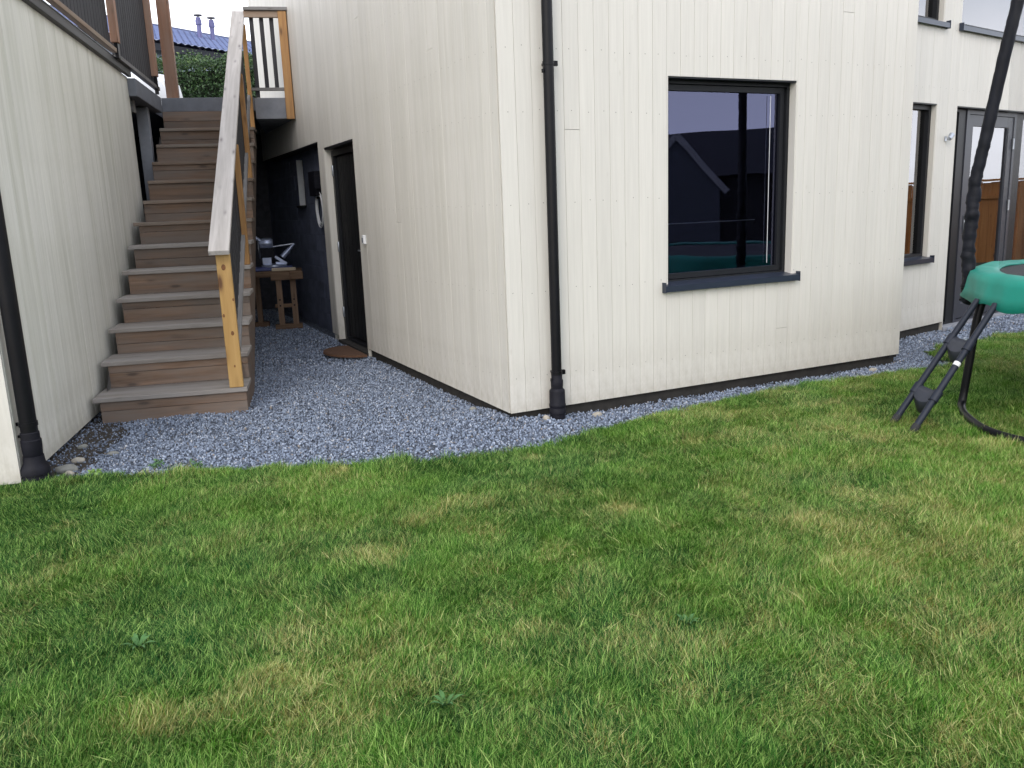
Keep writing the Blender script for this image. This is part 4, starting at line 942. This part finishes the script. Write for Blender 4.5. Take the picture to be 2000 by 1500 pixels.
for _ in range(560000):
    x, y = rg.uniform(-4.6, 7.5), rg.uniform(4.5, 13.9)
    far = y > 8.5
    if far and rg.random() > .45: continue
    if not gravel_ok(x, y): continue
    s = rg.uniform(.004, .0105) * (1.3 if far else 1) * (1.5 if rg.random() < .03 else 1)
    l = iL @ Vector((x, y, 0)); mud = (l.y > -.32 + .1 * nz(x, y, 4) and l.x < 2.0 and l.x > -.4)
    if mud and rg.random() < .68: continue
    pts.append((x, y, gravel_z(x, y) + rg.uniform(-.004, .008))); rots.append((rg.random() * 6.28, rg.random() * 6.28, rg.random() * 6.28)); scls.append((s, s, s)); idxs.append(rg.randrange(8))
    dv = rg.random() ** 1.0; dv = dv * .55 if mud and rg.random() < .8 else dv
    dry.append(dv)
    if len(pts) > 135000: break
print('stones', len(pts))
scatter('gravel', pts, rots, scls, idxs, {'dry': dry}, srcs, kind='stuff')['label'] = 'blue-grey crushed gravel'

# ---------------------------------------------------------------- loose stones and weeds
def rock(x, y, sx, sy, sz, mt, lab, sd=0, rz=0):
    rg = random.Random(sd); bm = bmesh.new(); bmesh.ops.create_icosphere(bm, subdivisions=3, radius=1)
    for v in bm.verts:
        k = 1 + .18 * noise.noise(v.co * 1.3 + Vector((sd, 0, 0))) + .06 * noise.noise(v.co * 4 + Vector((sd, 3, 0))); v.co = Vector((v.co.x * sx * k, v.co.y * sy * k, v.co.z * sz * k))
    obj('stone', bm, mt, None, Matrix.Translation((x, y, gravel_z(x, y) + sz * .35)) @ Matrix.Rotation(rz, 4, 'Z'), smooth='all', label=lab, cat='stone', group='loose stones lying on the gravel')
rock(-2.83, 5.25, .042, .026, .022, 'stone_pale', 'elongated whitish stone on the dark soil strip along the left wall', 1, .3)
rock(-2.68, 5.42, .040, .024, .018, 'stone_grey', 'flat beige-grey stone set furthest right among the gravel stones by the left wall', 2, .1)
rock(-2.80, 5.05, .070, .045, .03, 'stone_grey', 'largest flat grey stone at the grass edge beside the left downspout', 3, .2)
rock(-2.74, 4.96, .030, .024, .02, 'stone_pale', 'small pale stone right beside the left downspout foot', 4, 0)
rock(-2.98, 5.62, .035, .022, .018, 'stone_grey', 'small grey stone halfway along the left wall base', 5, .6)
q = onB = FB @ Vector((.215, -.10, 0)); rock(q.x, q.y, .026, .022, .022, 'stone_pale', 'round whitish stone left of the downspout foot at the house corner', 6)
q = FB @ Vector((.62, -.13, 0)); rock(q.x, q.y, .04, .025, .02, 'stone_pale', 'pale angular stone right of the downspout at the house corner', 7, .5)
q = FA @ Vector((.50, .09, 0)); rock(q.x, q.y, .028, .022, .02, 'stone_grey', 'brownish stone at the foot of the side wall near the corner', 8)
q = FB @ Vector((3.42, -.12, 0)); rock(q.x, q.y, .035, .026, .02, 'stone_pale', 'whitish stone on the gravel strip near the far end of the house front', 9)
def weed(x, y, z, h, n, lab, sd, mt='leafweed', size=.02, spread=.06):
    rg = random.Random(sd); w_ = root('weed', lab, 'weed', Matrix.Translation((x, y, z)), 'weeds at the lawn edge'); bs, bl = bmesh.new(), bmesh.new()
    for i in range(n):
        a = rg.random() * 6.28; tip = Vector((math.cos(a) * spread * rg.random(), math.sin(a) * spread * rg.random(), h * rg.uniform(.5, 1))); tube([(0, 0, 0), tip * .5 + Vector((0, 0, h * .1)), tip], .0012, 5, bs)
        for k in range(7):
            p = tip * rg.uniform(.35, 1) + Vector((rg.gauss(0, .008), rg.gauss(0, .008), 0)); b_ = Vector((rg.gauss(0, 1), rg.gauss(0, 1), rg.gauss(0, .5))).normalized() * size * rg.uniform(.6, 1.2); c_ = b_.orthogonal().normalized() * b_.length * .4
            bl.faces.new([bl.verts.new(p), bl.verts.new(p + b_ * .5 + c_), bl.verts.new(p + b_), bl.verts.new(p + b_ * .5 - c_)])
    obj('stem', bs, mt, w_); obj('foliage', bl, mt, w_)
M['leafpale'] = m_plain('pale_weed_leaf', (.16, .28, .06), .6, var=.3, scale=30)
M['leafblue'] = m_plain('blue_green_leaf', (.06, .15, .04), .85, var=.3, scale=30)
weed(-2.21, 4.98, 0, .07, 8, 'low green weed at the lawn edge in front of the first stair', 1)
weed(-1.98, 4.99, 0, .05, 6, 'small weed sprouting from the gravel by the lawn edge', 2)
weed(-2.52, 4.86, .01, .045, 9, 'yellow-green weed at the grass edge near the left downspout', 3, 'leafpale')
def rosette(x, y, lab, sd, n=9, L=.07):
    rg = random.Random(sd); w_ = root('dandelion_rosette', lab, 'weed', Matrix.Translation((x, y, lawn_z(x, y) + .008)))
    for i in range(n):
        a = i * 6.283 / n + rg.uniform(-.3, .3); l = L * rg.uniform(.6, 1.1); bm = bmesh.new(); rows_ = []
        for k in range(6):
            u = k / 5; wv2 = .0075 * math.sin(math.pi * min(1, u * .85 + .12)) * (1 + .3 * math.sin(k * 3)); z = .03 * math.sin(u * 1.9); rows_.append((bm.verts.new((u * l, -wv2, z + .003)), bm.verts.new((u * l, 0, z)), bm.verts.new((u * l, wv2, z + .003))))
        for p, q in zip(rows_, rows_[1:]): bm.faces.new((p[0], q[0], q[1], p[1])); bm.faces.new((p[1], q[1], q[2], p[2]))
        bm.transform(Matrix.Rotation(a, 4, 'Z')); obj('leaf', bm, 'leafblue', w_, smooth='all')
rosette(-1.36, 2.74, 'blue-green broad-leaved weed in the grass at lower left', 1)
rosette(-.24, 2.31, 'pale green weed tuft in the grass near the bottom middle', 2, 7, .055)
rosette(.59, 2.74, 'small broad-leaved weed in the grass right of centre', 3, 7, .05)
print('objects', len(bpy.data.objects))
